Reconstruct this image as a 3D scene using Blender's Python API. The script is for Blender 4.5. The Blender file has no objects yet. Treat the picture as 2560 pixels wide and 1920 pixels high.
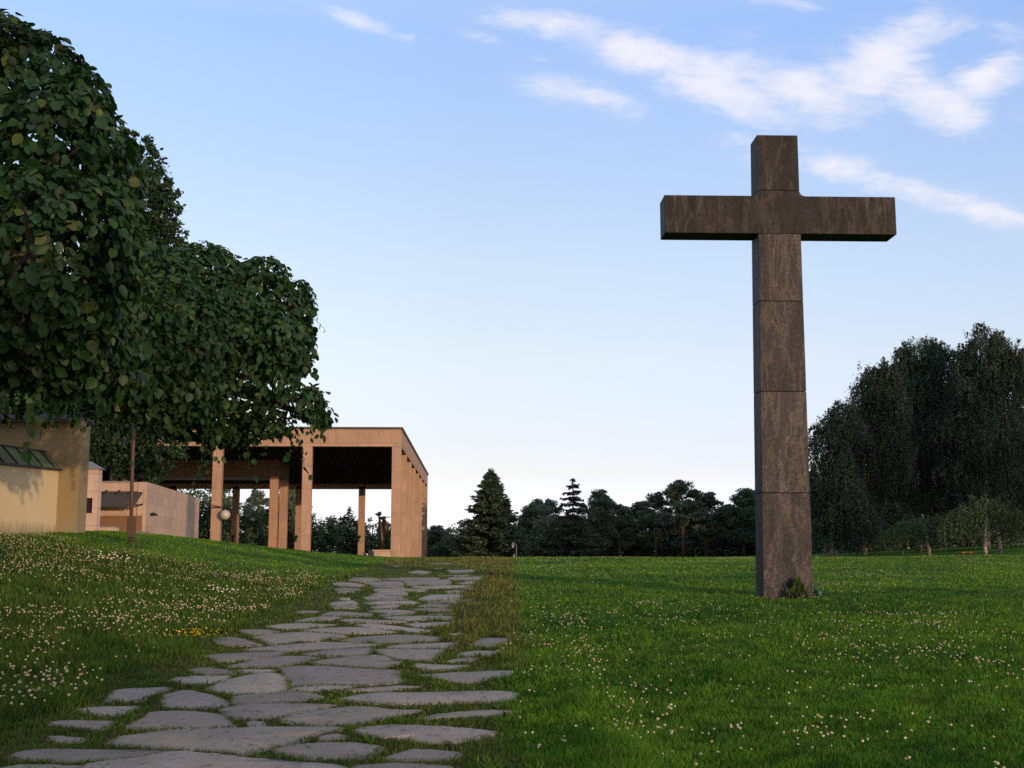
import bpy, math, random
import numpy as np
from mathutils import Vector, Matrix
R = math.radians
sc = bpy.context.scene
COL = sc.collection
random.seed(7)
rng = np.random.default_rng(11)

# ------------------------------------------------------------------ camera
F = 3000.0                      # focal length in pixels of the 2560 px wide photograph
PITCH, YAW = R(8.175), R(1.796)
cam_d = bpy.data.cameras.new("camera")
cam_d.sensor_width = 36.0
cam_d.lens = F / 2560.0 * 36.0
cam_d.clip_start, cam_d.clip_end = 0.05, 6000.0
cam = bpy.data.objects.new("camera", cam_d)
cam.location = (0, 0, 0)        # eye level is z = 0, the ground under it is at -1.6
cam.rotation_euler = (R(90) + PITCH, 0, -YAW)
COL.objects.link(cam)
sc.camera = cam
CM = cam.rotation_euler.to_matrix()

# ------------------------------------------------------------------ light
SUN_EL, SUN_AZ = R(4.6), R(31.5)            # azimuth: behind the camera, this far to its right
SUN_STRENGTH, SKY_STRENGTH, EXPOSURE = 2.0, 0.15, 0.7
sd = Vector((math.sin(SUN_AZ) * math.cos(SUN_EL), -math.cos(SUN_AZ) * math.cos(SUN_EL), math.sin(SUN_EL)))
sun_d = bpy.data.lights.new("sun", 'SUN')
sun_d.energy, sun_d.angle, sun_d.color = SUN_STRENGTH, R(0.6), (1.0, 0.70, 0.42)
sun = bpy.data.objects.new("sun", sun_d)
sun.rotation_euler = sd.to_track_quat('Z', 'Y').to_euler()
COL.objects.link(sun)
sc.view_settings.view_transform = 'Standard'
sc.view_settings.look = 'None'
sc.view_settings.gamma = 1.0
sc.view_settings.exposure = EXPOSURE
sc.view_settings.use_curve_mapping = False
sc.cycles.max_bounces = 6
sc.cycles.diffuse_bounces = 3
sc.cycles.transmission_bounces = 4
sc.cycles.use_denoising = False
sc.cycles.use_light_tree = False

# ------------------------------------------------------------------ node helpers
class NT:
    def __init__(s, tree):
        s.t = tree; s.n = tree.nodes; s.l = tree.links
    def new(s, typ, **kw):
        n = s.n.new(typ)
        for k, v in kw.items():
            setattr(n, k, v)
        return n
    def put(s, sock, v):
        if isinstance(v, bpy.types.NodeSocket): s.l.new(v, sock)
        elif isinstance(v, (tuple, list)) and len(v) == 3 and sock.type == 'RGBA': sock.default_value = (*v, 1)
        else: sock.default_value = v
    def math(s, op, a, b=None, c=None, clamp=False):
        n = s.new('ShaderNodeMath', operation=op, use_clamp=clamp)
        s.put(n.inputs[0], a)
        if b is not None: s.put(n.inputs[1], b)
        if c is not None: s.put(n.inputs[2], c)
        return n.outputs[0]
    def vmath(s, op, a, b=None):
        n = s.new('ShaderNodeVectorMath', operation=op)
        s.put(n.inputs[0], a)
        if b is not None: s.put(n.inputs[1], b)
        return n.outputs[0]
    def mix(s, f, a, b, blend='MIX'):
        n = s.new('ShaderNodeMix', data_type='RGBA', blend_type=blend)
        s.put(n.inputs[0], f); s.put(n.inputs[6], a); s.put(n.inputs[7], b)
        return n.outputs[2]
    def ramp(s, f, stops):
        n = s.new('ShaderNodeValToRGB')
        e = n.color_ramp.elements
        while len(e) < len(stops): e.new(0.5)
        for el, (p, c) in zip(e, stops):
            el.position = p
            el.color = (c, c, c, 1) if isinstance(c, (int, float)) else (*c, 1)
        s.put(n.inputs[0], f)
        return n.outputs[0]
    def noise(s, vec, scale, detail=4.0, rough=0.55, w=None, dist=0.0):
        n = s.new('ShaderNodeTexNoise')
        if w is not None:
            n.noise_dimensions = '4D'; s.put(n.inputs['W'], w)
        if vec is not None: s.put(n.inputs['Vector'], vec)
        n.inputs['Scale'].default_value = scale
        n.inputs['Detail'].default_value = detail
        n.inputs['Roughness'].default_value = rough
        n.inputs['Distortion'].default_value = dist
        return n.outputs[0]
    def comb(s, x, y, z):
        n = s.new('ShaderNodeCombineXYZ')
        for i, v in enumerate((x, y, z)): s.put(n.inputs[i], v)
        return n.outputs[0]
    def sep(s, v):
        n = s.new('ShaderNodeSeparateXYZ'); s.put(n.inputs[0], v)
        return n.outputs

def material(name):
    m = bpy.data.materials.new(name)
    m.use_nodes = True
    t = NT(m.node_tree)
    b = t.n['Principled BSDF']
    return m, t, b

def simple(name, col, rough=0.7, metal=0.0, var=0.25, scale=8.0, bump=0.0, spec=0.3):
    m, t, b = material(name)
    co = t.new('ShaderNodeTexCoord').outputs['Object']
    n = t.noise(co, scale, 5, 0.6)
    c = t.mix(n, tuple(x * (1 - var) for x in col), tuple(min(1, x * (1 + var)) for x in col))
    t.put(b.inputs['Base Color'], c)
    b.inputs['Roughness'].default_value = rough
    b.inputs['Metallic'].default_value = metal
    b.inputs['Specular IOR Level'].default_value = spec
    if bump:
        bn = t.new('ShaderNodeBump'); bn.inputs['Strength'].default_value = bump; bn.inputs['Distance'].default_value = 0.02
        t.put(bn.inputs['Height'], n); t.put(b.inputs['Normal'], bn.outputs[0])
    return m

# ------------------------------------------------------------------ sky with high cirrus, laid out by direction in the world
wd = bpy.data.worlds.new("World"); sc.world = wd; wd.use_nodes = True
def build_sky():
    t = NT(wd.node_tree)
    bg = t.n['Background']
    sky = t.new('ShaderNodeTexSky', sky_type='NISHITA', sun_disc=False)
    sky.sun_elevation = SUN_EL
    sky.sun_rotation = math.pi - SUN_AZ
    sky.air_density, sky.dust_density, sky.ozone_density = 1.0, 0.3, 3.0
    d = t.new('ShaderNodeTexCoord').outputs['Generated']
    x, y, z = t.sep(d)
    ys = t.math('MAXIMUM', y, 0.05)
    u = t.math('DIVIDE', x, ys); v = t.math('DIVIDE', z, ys)
    uv = t.comb(u, v, 0.0)
    # long wind-drawn fibres plus finer curls
    warp = t.noise(uv, 5.0, 3, 0.5)
    wv = t.vmath('ADD', uv, t.comb(t.math('MULTIPLY', t.math('SUBTRACT', warp, .5), .09), t.math('MULTIPLY', t.math('SUBTRACT', warp, .5), -.06), 0.0))
    rot = t.new('ShaderNodeMapping'); rot.inputs['Rotation'].default_value = (0, 0, R(17)); rot.inputs['Scale'].default_value = (1.0, 3.2, 1.0)
    t.put(rot.inputs['Vector'], wv)
    fib = t.noise(rot.outputs[0], 11.0, 9, 0.62, dist=.35)
    puff = t.noise(wv, 16.0, 8, 0.6, dist=.2)
    fine = t.noise(rot.outputs[0], 46.0, 6, .65, dist=.5)
    tex = t.math('ADD', t.math('ADD', t.math('MULTIPLY', fib, .55), t.math('MULTIPLY', puff, .30)), t.math('MULTIPLY', fine, .17))
    # clouds: centre (px, px), half length, half width in px, slope down to the right in degrees, weight
    blobs = [(1400, 62, 190, 46, 8, .75), (1590, 130, 210, 62, 24, .95), (1780, 205, 240, 66, 18, 1.0), (2000, 225, 230, 74, 10, .95),
             (2180, 170, 170, 95, -28, .9), (2300, 75, 140, 66, -18, .85), (2330, 255, 150, 62, 22, 1.0), (2470, 190, 150, 60, -25, .75),
             (2520, 90, 100, 60, 30, .45), (920, 62, 120, 24, 18, .75), (1215, 98, 80, 20, 14, .6), (1345, 148, 60, 16, 12, .4),
             (1440, 225, 160, 42, 12, .8), (1540, 270, 110, 38, 14, .62), (1930, 380, 150, 46, 12, .6), (2110, 425, 190, 48, 12, .68),
             (2300, 480, 170, 46, 16, .6), (2470, 530, 150, 40, 18, .85), (2150, 840, 150, 42, 10, .34), (1960, 8, 110, 28, 8, .55),
             (1860, 90, 90, 40, -15, .45), (1290, 20, 120, 40, 10, .35), (2700, 330, 200, 80, 15, .6), (2750, 120, 200, 80, 10, .6)]
    tot = None
    for px, py, a, bb, ang, wgt in blobs:
        dw = CM @ Vector(((px - 1280) / F, (960 - py) / F, -1))
        u0, v0 = dw.x / dw.y, dw.z / dw.y
        a, bb = a / F * 1.42, bb / F * 1.5
        ca, sa = math.cos(R(-ang)), math.sin(R(-ang))
        du = t.math('SUBTRACT', u, u0); dv = t.math('SUBTRACT', v, v0)
        e1 = t.math('MULTIPLY_ADD', du, ca / a, t.math('MULTIPLY', dv, sa / a))
        e2 = t.math('MULTIPLY_ADD', du, -sa / bb, t.math('MULTIPLY', dv, ca / bb))
        r2 = t.math('MULTIPLY_ADD', e1, e1, t.math('MULTIPLY', e2, e2))
        g = t.math('MULTIPLY', t.math('EXPONENT', t.math('MULTIPLY', r2, -1.15)), wgt)
        tot = g if tot is None else t.math('MAXIMUM', tot, g)
    dens = t.new('ShaderNodeMapRange', interpolation_type='SMOOTHSTEP').outputs[0].node
    return t, bg, sky, tot, tex, dens
def finish_sky():
    t, bg, sky, tot, tex, mr = build_sky()
    raw = t.math('MULTIPLY_ADD', tot, 1.3, t.math('MULTIPLY_ADD', tex, 2.6, -1.70))
    raw = t.math('MULTIPLY', raw, t.math('MULTIPLY', tot, 2.6, clamp=True))
    veil = t.math('MULTIPLY', t.math('MULTIPLY', tot, t.ramp(tex, [(.34, 0.0), (.66, 1.0)])), .62)
    raw = t.math('MAXIMUM', raw, veil)
    t.put(mr.inputs[0], raw)
    mr.inputs[1].default_value, mr.inputs[2].default_value = 0.0, 1.0
    mr.inputs[3].default_value, mr.inputs[4].default_value = 0.0, 0.93
    lit = t.mix(tex, SKY_CLOUD[0], SKY_CLOUD[1])
    zz = t.sep(t.new('ShaderNodeTexCoord').outputs['Generated'])[2]
    grade = t.ramp(zz, [(p, tuple(x / 16 for x in c)) for p, c in SKY_GRADE])
    grade = t.vmath('MULTIPLY', grade, (16.0, 16.0, 16.0))
    gx, gy, gz = t.sep(t.new('ShaderNodeTexCoord').outputs['Generated'])
    east = t.math('MULTIPLY', t.math('MAXIMUM', gx, 0.0), t.math('MAXIMUM', gy, 0.0))
    grade = t.vmath('MULTIPLY', grade, t.comb(t.math('MULTIPLY_ADD', east, .30, 1.0), t.math('MULTIPLY_ADD', east, .43, 1.0), t.math('MULTIPLY_ADD', east, .70, 1.0)))
    skyc = t.mix(1.0, sky.outputs[0], grade, 'MULTIPLY')
    c = t.mix(mr.outputs[0], skyc, lit)
    t.put(bg.inputs[0], c)
    bg.inputs[1].default_value = SKY_STRENGTH
SKY_CLOUD = ((3.45, 3.40, 3.85), (4.1, 3.98, 4.2))
# the air of that evening: whiter low down and a milder blue above than the sky model gives
SKY_GRADE = [(0.0, (1.75, 2.1, 5.0)), (.067, (2.04, 1.42, 1.72)), (.10, (2.32, 1.43, 1.45)), (.164, (2.95, 1.63, 1.32)), (.239, (3.28, 1.82, 1.42)),
             (.316, (3.30, 1.95, 1.60)), (.414, (3.35, 2.12, 1.93)), (.70, (9.0, 4.4, 2.6)), (1.0, (14.0, 6.2, 3.0))]
finish_sky()

# ------------------------------------------------------------------ geometry helpers
def W(px, py, Y):
    """the point seen at pixel (px, py) of the photograph that stands Y metres ahead"""
    d = CM @ Vector(((px - 1280) / F, (960 - py) / F, -1))
    return d * (Y / d.y)
def sstep(t):
    t = np.clip(t, 0, 1); return t * t * (3 - 2 * t)
def height(X, Y):
    X = np.asarray(X, float); Y = np.asarray(Y, float)
    s, Y0, w = 0.0302, 51.0, 4.0
    q = (Y0 - Y) / w
    base = -0.06 - s * w * np.logaddexp(0, q)
    base = base - 0.012 * np.clip(Y - 95, 0, 300) * sstep((Y - 95) / 40)
    k = sstep((Y - 36) / 36)
    Wd = 9.5 + 5.5 * k
    E = 1.19 - .24 * k
    bank = E * sstep((-3.55 - X) / Wd) * (0.35 + .65 * sstep((Y + 5) / 28))
    hall = sstep((-4.4 - X) / 1.5) * sstep((Y - 76.5) / 2.5) * sstep((124 - Y) / 3) * sstep((X + 45) / 3)
    mound = 1.15 * sstep((X - 17) / 34) * sstep((Y - 40) / 34)
    back = 0.0
    small = .018 * np.sin(X * 1.7 + .8 * np.sin(Y * .9)) * np.sin(Y * 1.3 + 1.1 * np.sin(X * .6)) + .03 * np.sin(X * .43 + 2) * np.sin(Y * .31)
    amp = sstep((np.abs(X + 1.6) - 1.9) / 2.0) * .8 + .2
    amp = amp * (1 - .6 * sstep((Y - 40) / 15))
    z = base + bank + mound + small * amp
    return z * (1 - hall) + hall * (-0.12)
def H(x, y): return float(height(x, y))
def ground_hit(px, py):
    d = CM @ Vector(((px - 1280) / F, (960 - py) / F, -1))
    d = d / d.y
    lo, Y = 3.0, 3.0
    while Y < 200:
        if d.z * Y < H(d.x * Y, Y): break
        lo = Y; Y *= 1.02
    hi = Y
    for _ in range(30):
        m = (lo + hi) / 2
        if d.z * m < H(d.x * m, m): hi = m
        else: lo = m
    return Vector((d.x * hi, hi, d.z * hi))

def tag(o, label=None, cat=None, group=None, kind=None):
    if label: o['label'] = label
    if cat: o['category'] = cat
    if group: o['group'] = group
    if kind: o['kind'] = kind
    return o
def thing(name, label, cat, loc, group=None):
    o = bpy.data.objects.new(name, None)
    o.empty_display_size = .3
    o.location = loc
    COL.objects.link(o)
    return tag(o, label, cat, group)
def wloc(o):
    v = Vector(o.location)
    while o.parent: o = o.parent; v = v + Vector(o.location)
    return v
def link(name, me, mat, parent=None, loc=None, smooth=False):
    me.name = name
    if mat: me.materials.append(mat)
    o = bpy.data.objects.new(name, me)
    COL.objects.link(o)
    if parent: o.parent = parent
    if loc is not None: o.location = loc
    if smooth: me.polygons.foreach_set('use_smooth', np.ones(len(me.polygons), bool))
    return o
class MB:
    """collects vertices and faces in world coordinates, then links them as one object"""
    def __init__(s): s.v = []; s.f = []
    def face(s, pts):
        n = len(s.v); s.v += [tuple(p) for p in pts]; s.f.append(tuple(range(n, n + len(pts)))); return s
    def hexa(s, b, t):
        n = len(s.v); k = len(b); s.v += [tuple(p) for p in b] + [tuple(p) for p in t]
        s.f.append(tuple(range(n + k - 1, n - 1, -1))); s.f.append(tuple(range(n + k, n + 2 * k)))
        for i in range(k):
            j = (i + 1) % k; s.f.append((n + i, n + j, n + k + j, n + k + i))
        return s
    def box(s, x0, x1, y0, y1, z0, z1):
        b = [(x0, y0), (x1, y0), (x1, y1), (x0, y1)]
        return s.hexa([(x, y, z0) for x, y in b], [(x, y, z1) for x, y in b])
    def bar(s, a, b, w, h=None, up=(0, 0, 1)):
        h = h or w; a, b = Vector(a), Vector(b); d = (b - a).normalized(); u = Vector(up)
        if abs(d.dot(u)) > .95: u = Vector((0, 1, 0))
        r = d.cross(u).normalized(); u = r.cross(d)
        c = [(-1, -1), (1, -1), (1, 1), (-1, 1)]
        return s.hexa([a + r * (w / 2 * i) + u * (h / 2 * j) for i, j in c], [b + r * (w / 2 * i) + u * (h / 2 * j) for i, j in c])
    def tube(s, pts, rad, seg=10, cap=True):
        pts = [Vector(p) for p in pts]
        rad = rad if isinstance(rad, (list, tuple)) else [rad] * len(pts)
        n0 = len(s.v); prev = None
        for i, p in enumerate(pts):
            d = (pts[min(i + 1, len(pts) - 1)] - pts[max(i - 1, 0)]).normalized()
            if prev is None:
                u = Vector((0, 0, 1)) if abs(d.z) < .9 else Vector((1, 0, 0))
                r = d.cross(u).normalized()
            else: r = (prev - d * prev.dot(d)).normalized()
            prev = r; q = d.cross(r)
            for k in range(seg):
                a = 2 * math.pi * k / seg
                s.v.append(tuple(p + (r * math.cos(a) + q * math.sin(a)) * rad[i]))
        for i in range(len(pts) - 1):
            for k in range(seg):
                a, b = n0 + i * seg + k, n0 + i * seg + (k + 1) % seg
                s.f.append((a, b, b + seg, a + seg))
        if cap:
            s.f.append(tuple(n0 + k for k in range(seg - 1, -1, -1)))
            e = n0 + (len(pts) - 1) * seg
            s.f.append(tuple(e + k for k in range(seg)))
        return s
    def lathe(s, c, prof, seg=20):
        c = Vector(c); n0 = len(s.v)
        for r, z in prof:
            for k in range(seg):
                a = 2 * math.pi * k / seg
                s.v.append((c.x + r * math.cos(a), c.y + r * math.sin(a), c.z + z))
        for i in range(len(prof) - 1):
            for k in range(seg):
                a, b = n0 + i * seg + k, n0 + i * seg + (k + 1) % seg
                s.f.append((a, b, b + seg, a + seg))
        s.f.append(tuple(n0 + k for k in range(seg - 1, -1, -1)))
        e = n0 + (len(prof) - 1) * seg
        s.f.append(tuple(e + k for k in range(seg)))
        return s
    def build(s, name, mat, parent=None, origin=None, smooth=False, bevel=0.0):
        o0 = wloc(parent) if parent else Vector(origin or (0, 0, 0))
        me = bpy.data.meshes.new(name)
        me.from_pydata([(x - o0.x, y - o0.y, z - o0.z) for x, y, z in s.v], [], s.f)
        me.update()
        o = link(name, me, mat, parent, None if parent else o0, smooth)
        if bevel:
            md = o.modifiers.new('bevel', 'BEVEL'); md.width = bevel; md.segments = 2; md.limit_method = 'ANGLE'
        return o
def np_mesh(name, V, Fa, mat, parent=None, origin=(0, 0, 0), tint=None, smooth=False):
    """V (n,3), Fa (m,k) -> one object; tint: (n,3) colour per vertex"""
    me = bpy.data.meshes.new(name)
    V = np.ascontiguousarray(V, np.float32) - np.array(wloc(parent) if parent else origin, np.float32)
    m, k = Fa.shape
    me.vertices.add(len(V)); me.vertices.foreach_set('co', V.astype(np.float32).ravel())
    me.loops.add(m * k); me.loops.foreach_set('vertex_index', np.ascontiguousarray(Fa, np.int32).ravel())
    me.polygons.add(m)
    me.polygons.foreach_set('loop_start', np.arange(0, m * k, k, dtype=np.int32))
    if tint is not None:
        a = me.attributes.new('tint', 'FLOAT_COLOR', 'POINT')
        a.data.foreach_set('color', np.concatenate([tint, np.ones((len(V), 1))], 1).astype(np.float32).ravel())
    me.update(calc_edges=True)
    return link(name, me, mat, parent, None if parent else Vector(origin), smooth)
def copy_tree(o, parent=None):
    c = o.copy(); COL.objects.link(c)
    if parent: c.parent = parent
    for ch in list(o.children): copy_tree(ch, c)
    return c
def norm(a): return a / np.maximum(np.linalg.norm(a, axis=-1, keepdims=True), 1e-9)

# ------------------------------------------------------------------ materials
def tint_leaf(name, trans=0.3, rough=0.5, spec=0.3):
    m, t, b = material(name)
    at = t.new('ShaderNodeAttribute', attribute_name='tint').outputs['Color']
    t.put(b.inputs['Base Color'], at)
    b.inputs['Roughness'].default_value = rough
    b.inputs['Specular IOR Level'].default_value = spec
    tr = t.new('ShaderNodeBsdfTranslucent')
    t.put(tr.inputs[0], t.mix(1.0, at, (1.2, 1.25, .6), 'MULTIPLY'))
    mx = t.new('ShaderNodeMixShader'); mx.inputs[0].default_value = trans
    t.l.new(b.outputs[0], mx.inputs[1]); t.l.new(tr.outputs[0], mx.inputs[2])
    t.l.new(mx.outputs[0], t.n['Material Output'].inputs['Surface'])
    return m
M_grass = tint_leaf('grass blades', .35, .6, .2)
M_leaf = tint_leaf('broad leaves', .22, .5, .22)
M_needle = tint_leaf('needles', .12, .65, .2)
M_petal = tint_leaf('petals', .3, .7, .1)
M_bark = simple('bark', (.07, .055, .045), .9, var=.5, scale=14, bump=.6)
M_twig = simple('green twigs', (.03, .035, .015), .8)
M_pinebark = simple('pine bark', (.10, .055, .035), .9, var=.45, scale=9, bump=.5)
def birch_bark():
    m, t, b = material('birch bark')
    co = t.new('ShaderNodeTexCoord').outputs['Object']
    mp = t.new('ShaderNodeMapping'); mp.inputs['Scale'].default_value = (2, 2, 7); t.put(mp.inputs['Vector'], co)
    n = t.noise(mp.outputs[0], 2.2, 5, .65)
    t.put(b.inputs['Base Color'], t.ramp(n, [(.42, (.03, .028, .025)), (.55, (.42, .38, .33))]))
    b.inputs['Roughness'].default_value = .8
    return m
M_birch = birch_bark()
def stone(name, c1, c2, bw, bh, mortar, joint=0.006, offset=.5, var=.18, rough=.8):
    m, t, b = material(name)
    x, y, z = t.sep(t.new('ShaderNodeTexCoord').outputs['Object'])
    uv = t.comb(t.math('ADD', x, y), z, 0.0)
    br = t.new('ShaderNodeTexBrick', offset=offset)
    t.put(br.inputs['Vector'], uv)
    br.inputs['Scale'].default_value = 1.0
    br.inputs['Brick Width'].default_value = bw
    br.inputs['Row Height'].default_value = bh
    br.inputs['Mortar Size'].default_value = joint
    br.inputs['Mortar Smooth'].default_value = .3
    br.inputs['Bias'].default_value = -.2
    for k, c in (('Color1', c1), ('Color2', c2), ('Mortar', mortar)): br.inputs[k].default_value = (*c, 1)
    co = t.comb(x, y, z)
    n = t.noise(co, 1.3, 6, .65)
    sp = t.noise(co, 45, 2, .6)
    st = t.noise(t.comb(t.math('MULTIPLY', t.math('ADD', x, y), 3.0), t.math('MULTIPLY', z, .35), 0.0), 1.7, 5, .6)
    c = t.mix(1.0, br.outputs[0], t.ramp(n, [(.3, 1 - var), (.7, 1 + var * .4)]), 'MULTIPLY')
    c = t.mix(1.0, c, t.ramp(sp, [(.3, .86), (.7, 1.06)]), 'MULTIPLY')
    c = t.mix(1.0, c, t.ramp(st, [(.28, .72), (.45, 1.0)]), 'MULTIPLY')
    t.put(b.inputs['Base Color'], c)
    b.inputs['Roughness'].default_value = rough
    bn = t.new('ShaderNodeBump'); bn.inputs['Strength'].default_value = .35; bn.inputs['Distance'].default_value = .01
    t.put(bn.inputs['Height'], t.math('SUBTRACT', t.math('MULTIPLY', sp, .3), br.outputs['Fac'])); t.put(b.inputs['Normal'], bn.outputs[0])
    return m
M_column = stone('column limestone', (.355, .225, .155), (.31, .195, .132), 3.0, 1.42, (.16, .10, .07), .008, 0)
M_frieze = stone('frieze limestone', (.335, .212, .148), (.30, .188, .13), .69, 1.62, (.15, .10, .07), .010, 0)
M_clad = stone('limestone cladding', (.44, .315, .25), (.37, .255, .195), 1.12, .46, (.27, .18, .13), .006, .37)
M_pink = stone('pale limestone', (.48, .345, .29), (.44, .315, .26), 1.6, .62, (.22, .15, .12), .008, 0)
M_roofmetal = simple('roof edge sheet', (.035, .03, .03), .5, var=.3, scale=3)
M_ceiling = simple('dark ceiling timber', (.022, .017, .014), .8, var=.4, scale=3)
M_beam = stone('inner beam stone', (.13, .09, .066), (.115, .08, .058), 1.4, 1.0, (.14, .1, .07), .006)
M_floor = simple('stone floor', (.2, .17, .14), .8)
M_iron = simple('dark iron', (.02, .017, .016), .55, .4, var=.3)
M_bronze = simple('bronze', (.035, .027, .02), .45, .5, var=.4)
M_globe = simple('opal glass', (.36, .32, .30), .35, var=.04, spec=.5)
M_rust = simple('brown painted steel', (.075, .040, .032), .6, var=.35, scale=20)
M_wood = simple('brown boards', (.17, .095, .05), .75, var=.3, scale=6)
M_lead = simple('lead sheet', (.13, .14, .16), .5, var=.25, scale=5)
M_copperdark = simple('weathered canopy sheet', (.045, .036, .03), .8, var=.4, scale=4)
def yellow_plaster(c1=(.50, .39, .22), c2=(.58, .46, .28)):
    m, t, b = material('ochre plaster')
    co = t.new('ShaderNodeTexCoord').outputs['Object']
    x, y, z = t.sep(co)
    n = t.noise(co, .8, 6, .6); f = t.noise(co, 30, 3, .6)
    st = t.noise(t.comb(t.math('MULTIPLY', t.math('ADD', x, y), 5), t.math('MULTIPLY', z, .9), 0.0), 1.6, 6, .7)
    low = t.new('ShaderNodeMapRange'); t.put(low.inputs[0], t.math('ADD', z, t.math('MULTIPLY', st, .9)))
    low.inputs[1].default_value, low.inputs[2].default_value = .55, 1.0
    c = t.mix(n, c1, c2)
    c = t.mix(1.0, c, t.ramp(f, [(.3, .92), (.7, 1.04)]), 'MULTIPLY')
    c = t.mix(t.math('SUBTRACT', 1.0, low.outputs[0], clamp=True), c, (.2, .17, .11))
    t.put(b.inputs['Base Color'], c); b.inputs['Roughness'].default_value = .9
    bn = t.new('ShaderNodeBump'); bn.inputs['Strength'].default_value = .3; bn.inputs['Distance'].default_value = .01
    t.put(bn.inputs['Height'], f); t.put(b.inputs['Normal'], bn.outputs[0])
    return m
M_plaster = yellow_plaster()
M_plaster_shaded = yellow_plaster((.18, .135, .066), (.22, .165, .082))  # same ochre plaster for the tall wall, tree shade darkened into its colour
M_verdigris = simple('weathered copper sheet', (.085, .098, .050), .85, var=.45, scale=3, bump=.3, spec=.08)
M_darktile = simple('dark roof tile', (.03, .028, .027), .7, var=.4, scale=12, bump=.4)
def granite():
    m, t, b = material('brown veined granite')
    co = t.new('ShaderNodeTexCoord').outputs['Object']
    rnd = t.new('ShaderNodeObjectInfo').outputs['Random']
    w = t.math('MULTIPLY', rnd, 37.0)
    mp = t.new('ShaderNodeMapping'); mp.inputs['Scale'].default_value = (1.0, 1.0, .22); t.put(mp.inputs['Vector'], co)
    big = t.noise(mp.outputs[0], 2.0, 5, .6, w, .9)
    vein = t.noise(mp.outputs[0], 1.5, 6, .6, t.math('ADD', w, 5.0), 1.2)
    sp = t.noise(co, 70, 3, .7, w)
    sp2 = t.noise(co, 19, 3, .7, t.math('ADD', w, 9.0))
    mp2 = t.new('ShaderNodeMapping'); mp2.inputs['Scale'].default_value = (5.0, 5.0, .5); t.put(mp2.inputs['Vector'], co)
    run = t.noise(mp2.outputs[0], 1.4, 6, .7, t.math('ADD', w, 3.0))
    c = t.mix(t.ramp(big, [(.32, 0.0), (.68, 1.0)]), (.027, .0258, .0275), (.054, .0485, .0490))
    vm = t.ramp(vein, [(.478, 0.0), (.515, 1.0), (.55, 0.0)])
    c = t.mix(t.math('MULTIPLY', vm, .62), c, (.112, .090, .080))
    oc = t.new('ShaderNodeObjectInfo').outputs['Color']
    streak = t.sep(oc)
    msk = t.ramp(t.noise(co, .9, 2, .5, t.math('ADD', w, 21.0)), [(.47, 0.0), (.60, 1.0)])
    c = t.mix(t.math('MULTIPLY', t.math('MULTIPLY', t.ramp(run, [(.53, 0.0), (.60, 1.0)]), streak[1]), msk), c, (.17, .160, .155))
    c = t.mix(t.math('MULTIPLY', t.ramp(run, [(.36, 1.0), (.48, 0.0)]), .4), c, (.012, .0105, .011))
    c = t.mix(1.0, c, t.comb(streak[0], streak[0], streak[0]), 'MULTIPLY')
    c = t.mix(1.0, c, t.ramp(sp, [(.3, .55), (.55, 1.05), (.75, 1.5)]), 'MULTIPLY')
    c = t.mix(1.0, c, t.ramp(sp2, [(.30, .55), (.48, .95), (.68, 1.6)]), 'MULTIPLY')
    t.put(b.inputs['Base Color'], c)
    b.inputs['Roughness'].default_value = .62
    b.inputs['Specular IOR Level'].default_value = .12
    bn = t.new('ShaderNodeBump'); bn.inputs['Strength'].default_value = .35; bn.inputs['Distance'].default_value = .006
    t.put(bn.inputs['Height'], sp); t.put(b.inputs['Normal'], bn.outputs[0])
    return m
M_granite = granite()
def slab_stone():
    m, t, b = material('flagstone')
    co = t.new('ShaderNodeTexCoord').outputs['Object']
    at = t.new('ShaderNodeAttribute', attribute_name='tint').outputs['Color']
    mp = t.new('ShaderNodeMapping'); mp.inputs['Scale'].default_value = (1.0, .5, 1.0); t.put(mp.inputs['Vector'], co)
    n = t.noise(mp.outputs[0], 2.2, 7, .65); pit = t.noise(mp.outputs[0], 11, 6, .72); sp = t.noise(co, 90, 3, .7)
    c = t.mix(1.0, at, t.ramp(n, [(.3, .80), (.7, 1.18)]), 'MULTIPLY')
    c = t.mix(t.math('MULTIPLY', t.ramp(pit, [(.33, 1.0), (.44, 0.0)]), .8), c, (.060, .048, .045))
    c = t.mix(t.math('MULTIPLY', t.ramp(pit, [(.62, 0.0), (.72, 1.0)]), .3), c, (.30, .29, .29))
    c = t.mix(1.0, c, t.ramp(sp, [(.3, .68), (.7, 1.25)]), 'MULTIPLY')
    t.put(b.inputs['Base Color'], c); b.inputs['Roughness'].default_value = .8; b.inputs['Specular IOR Level'].default_value = .25
    bn = t.new('ShaderNodeBump'); bn.inputs['Strength'].default_value = .7; bn.inputs['Distance'].default_value = .02
    t.put(bn.inputs['Height'], t.math('ADD', pit, t.math('MULTIPLY', sp, .25))); t.put(b.inputs['Normal'], bn.outputs[0])
    return m
M_slab = slab_stone()

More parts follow.
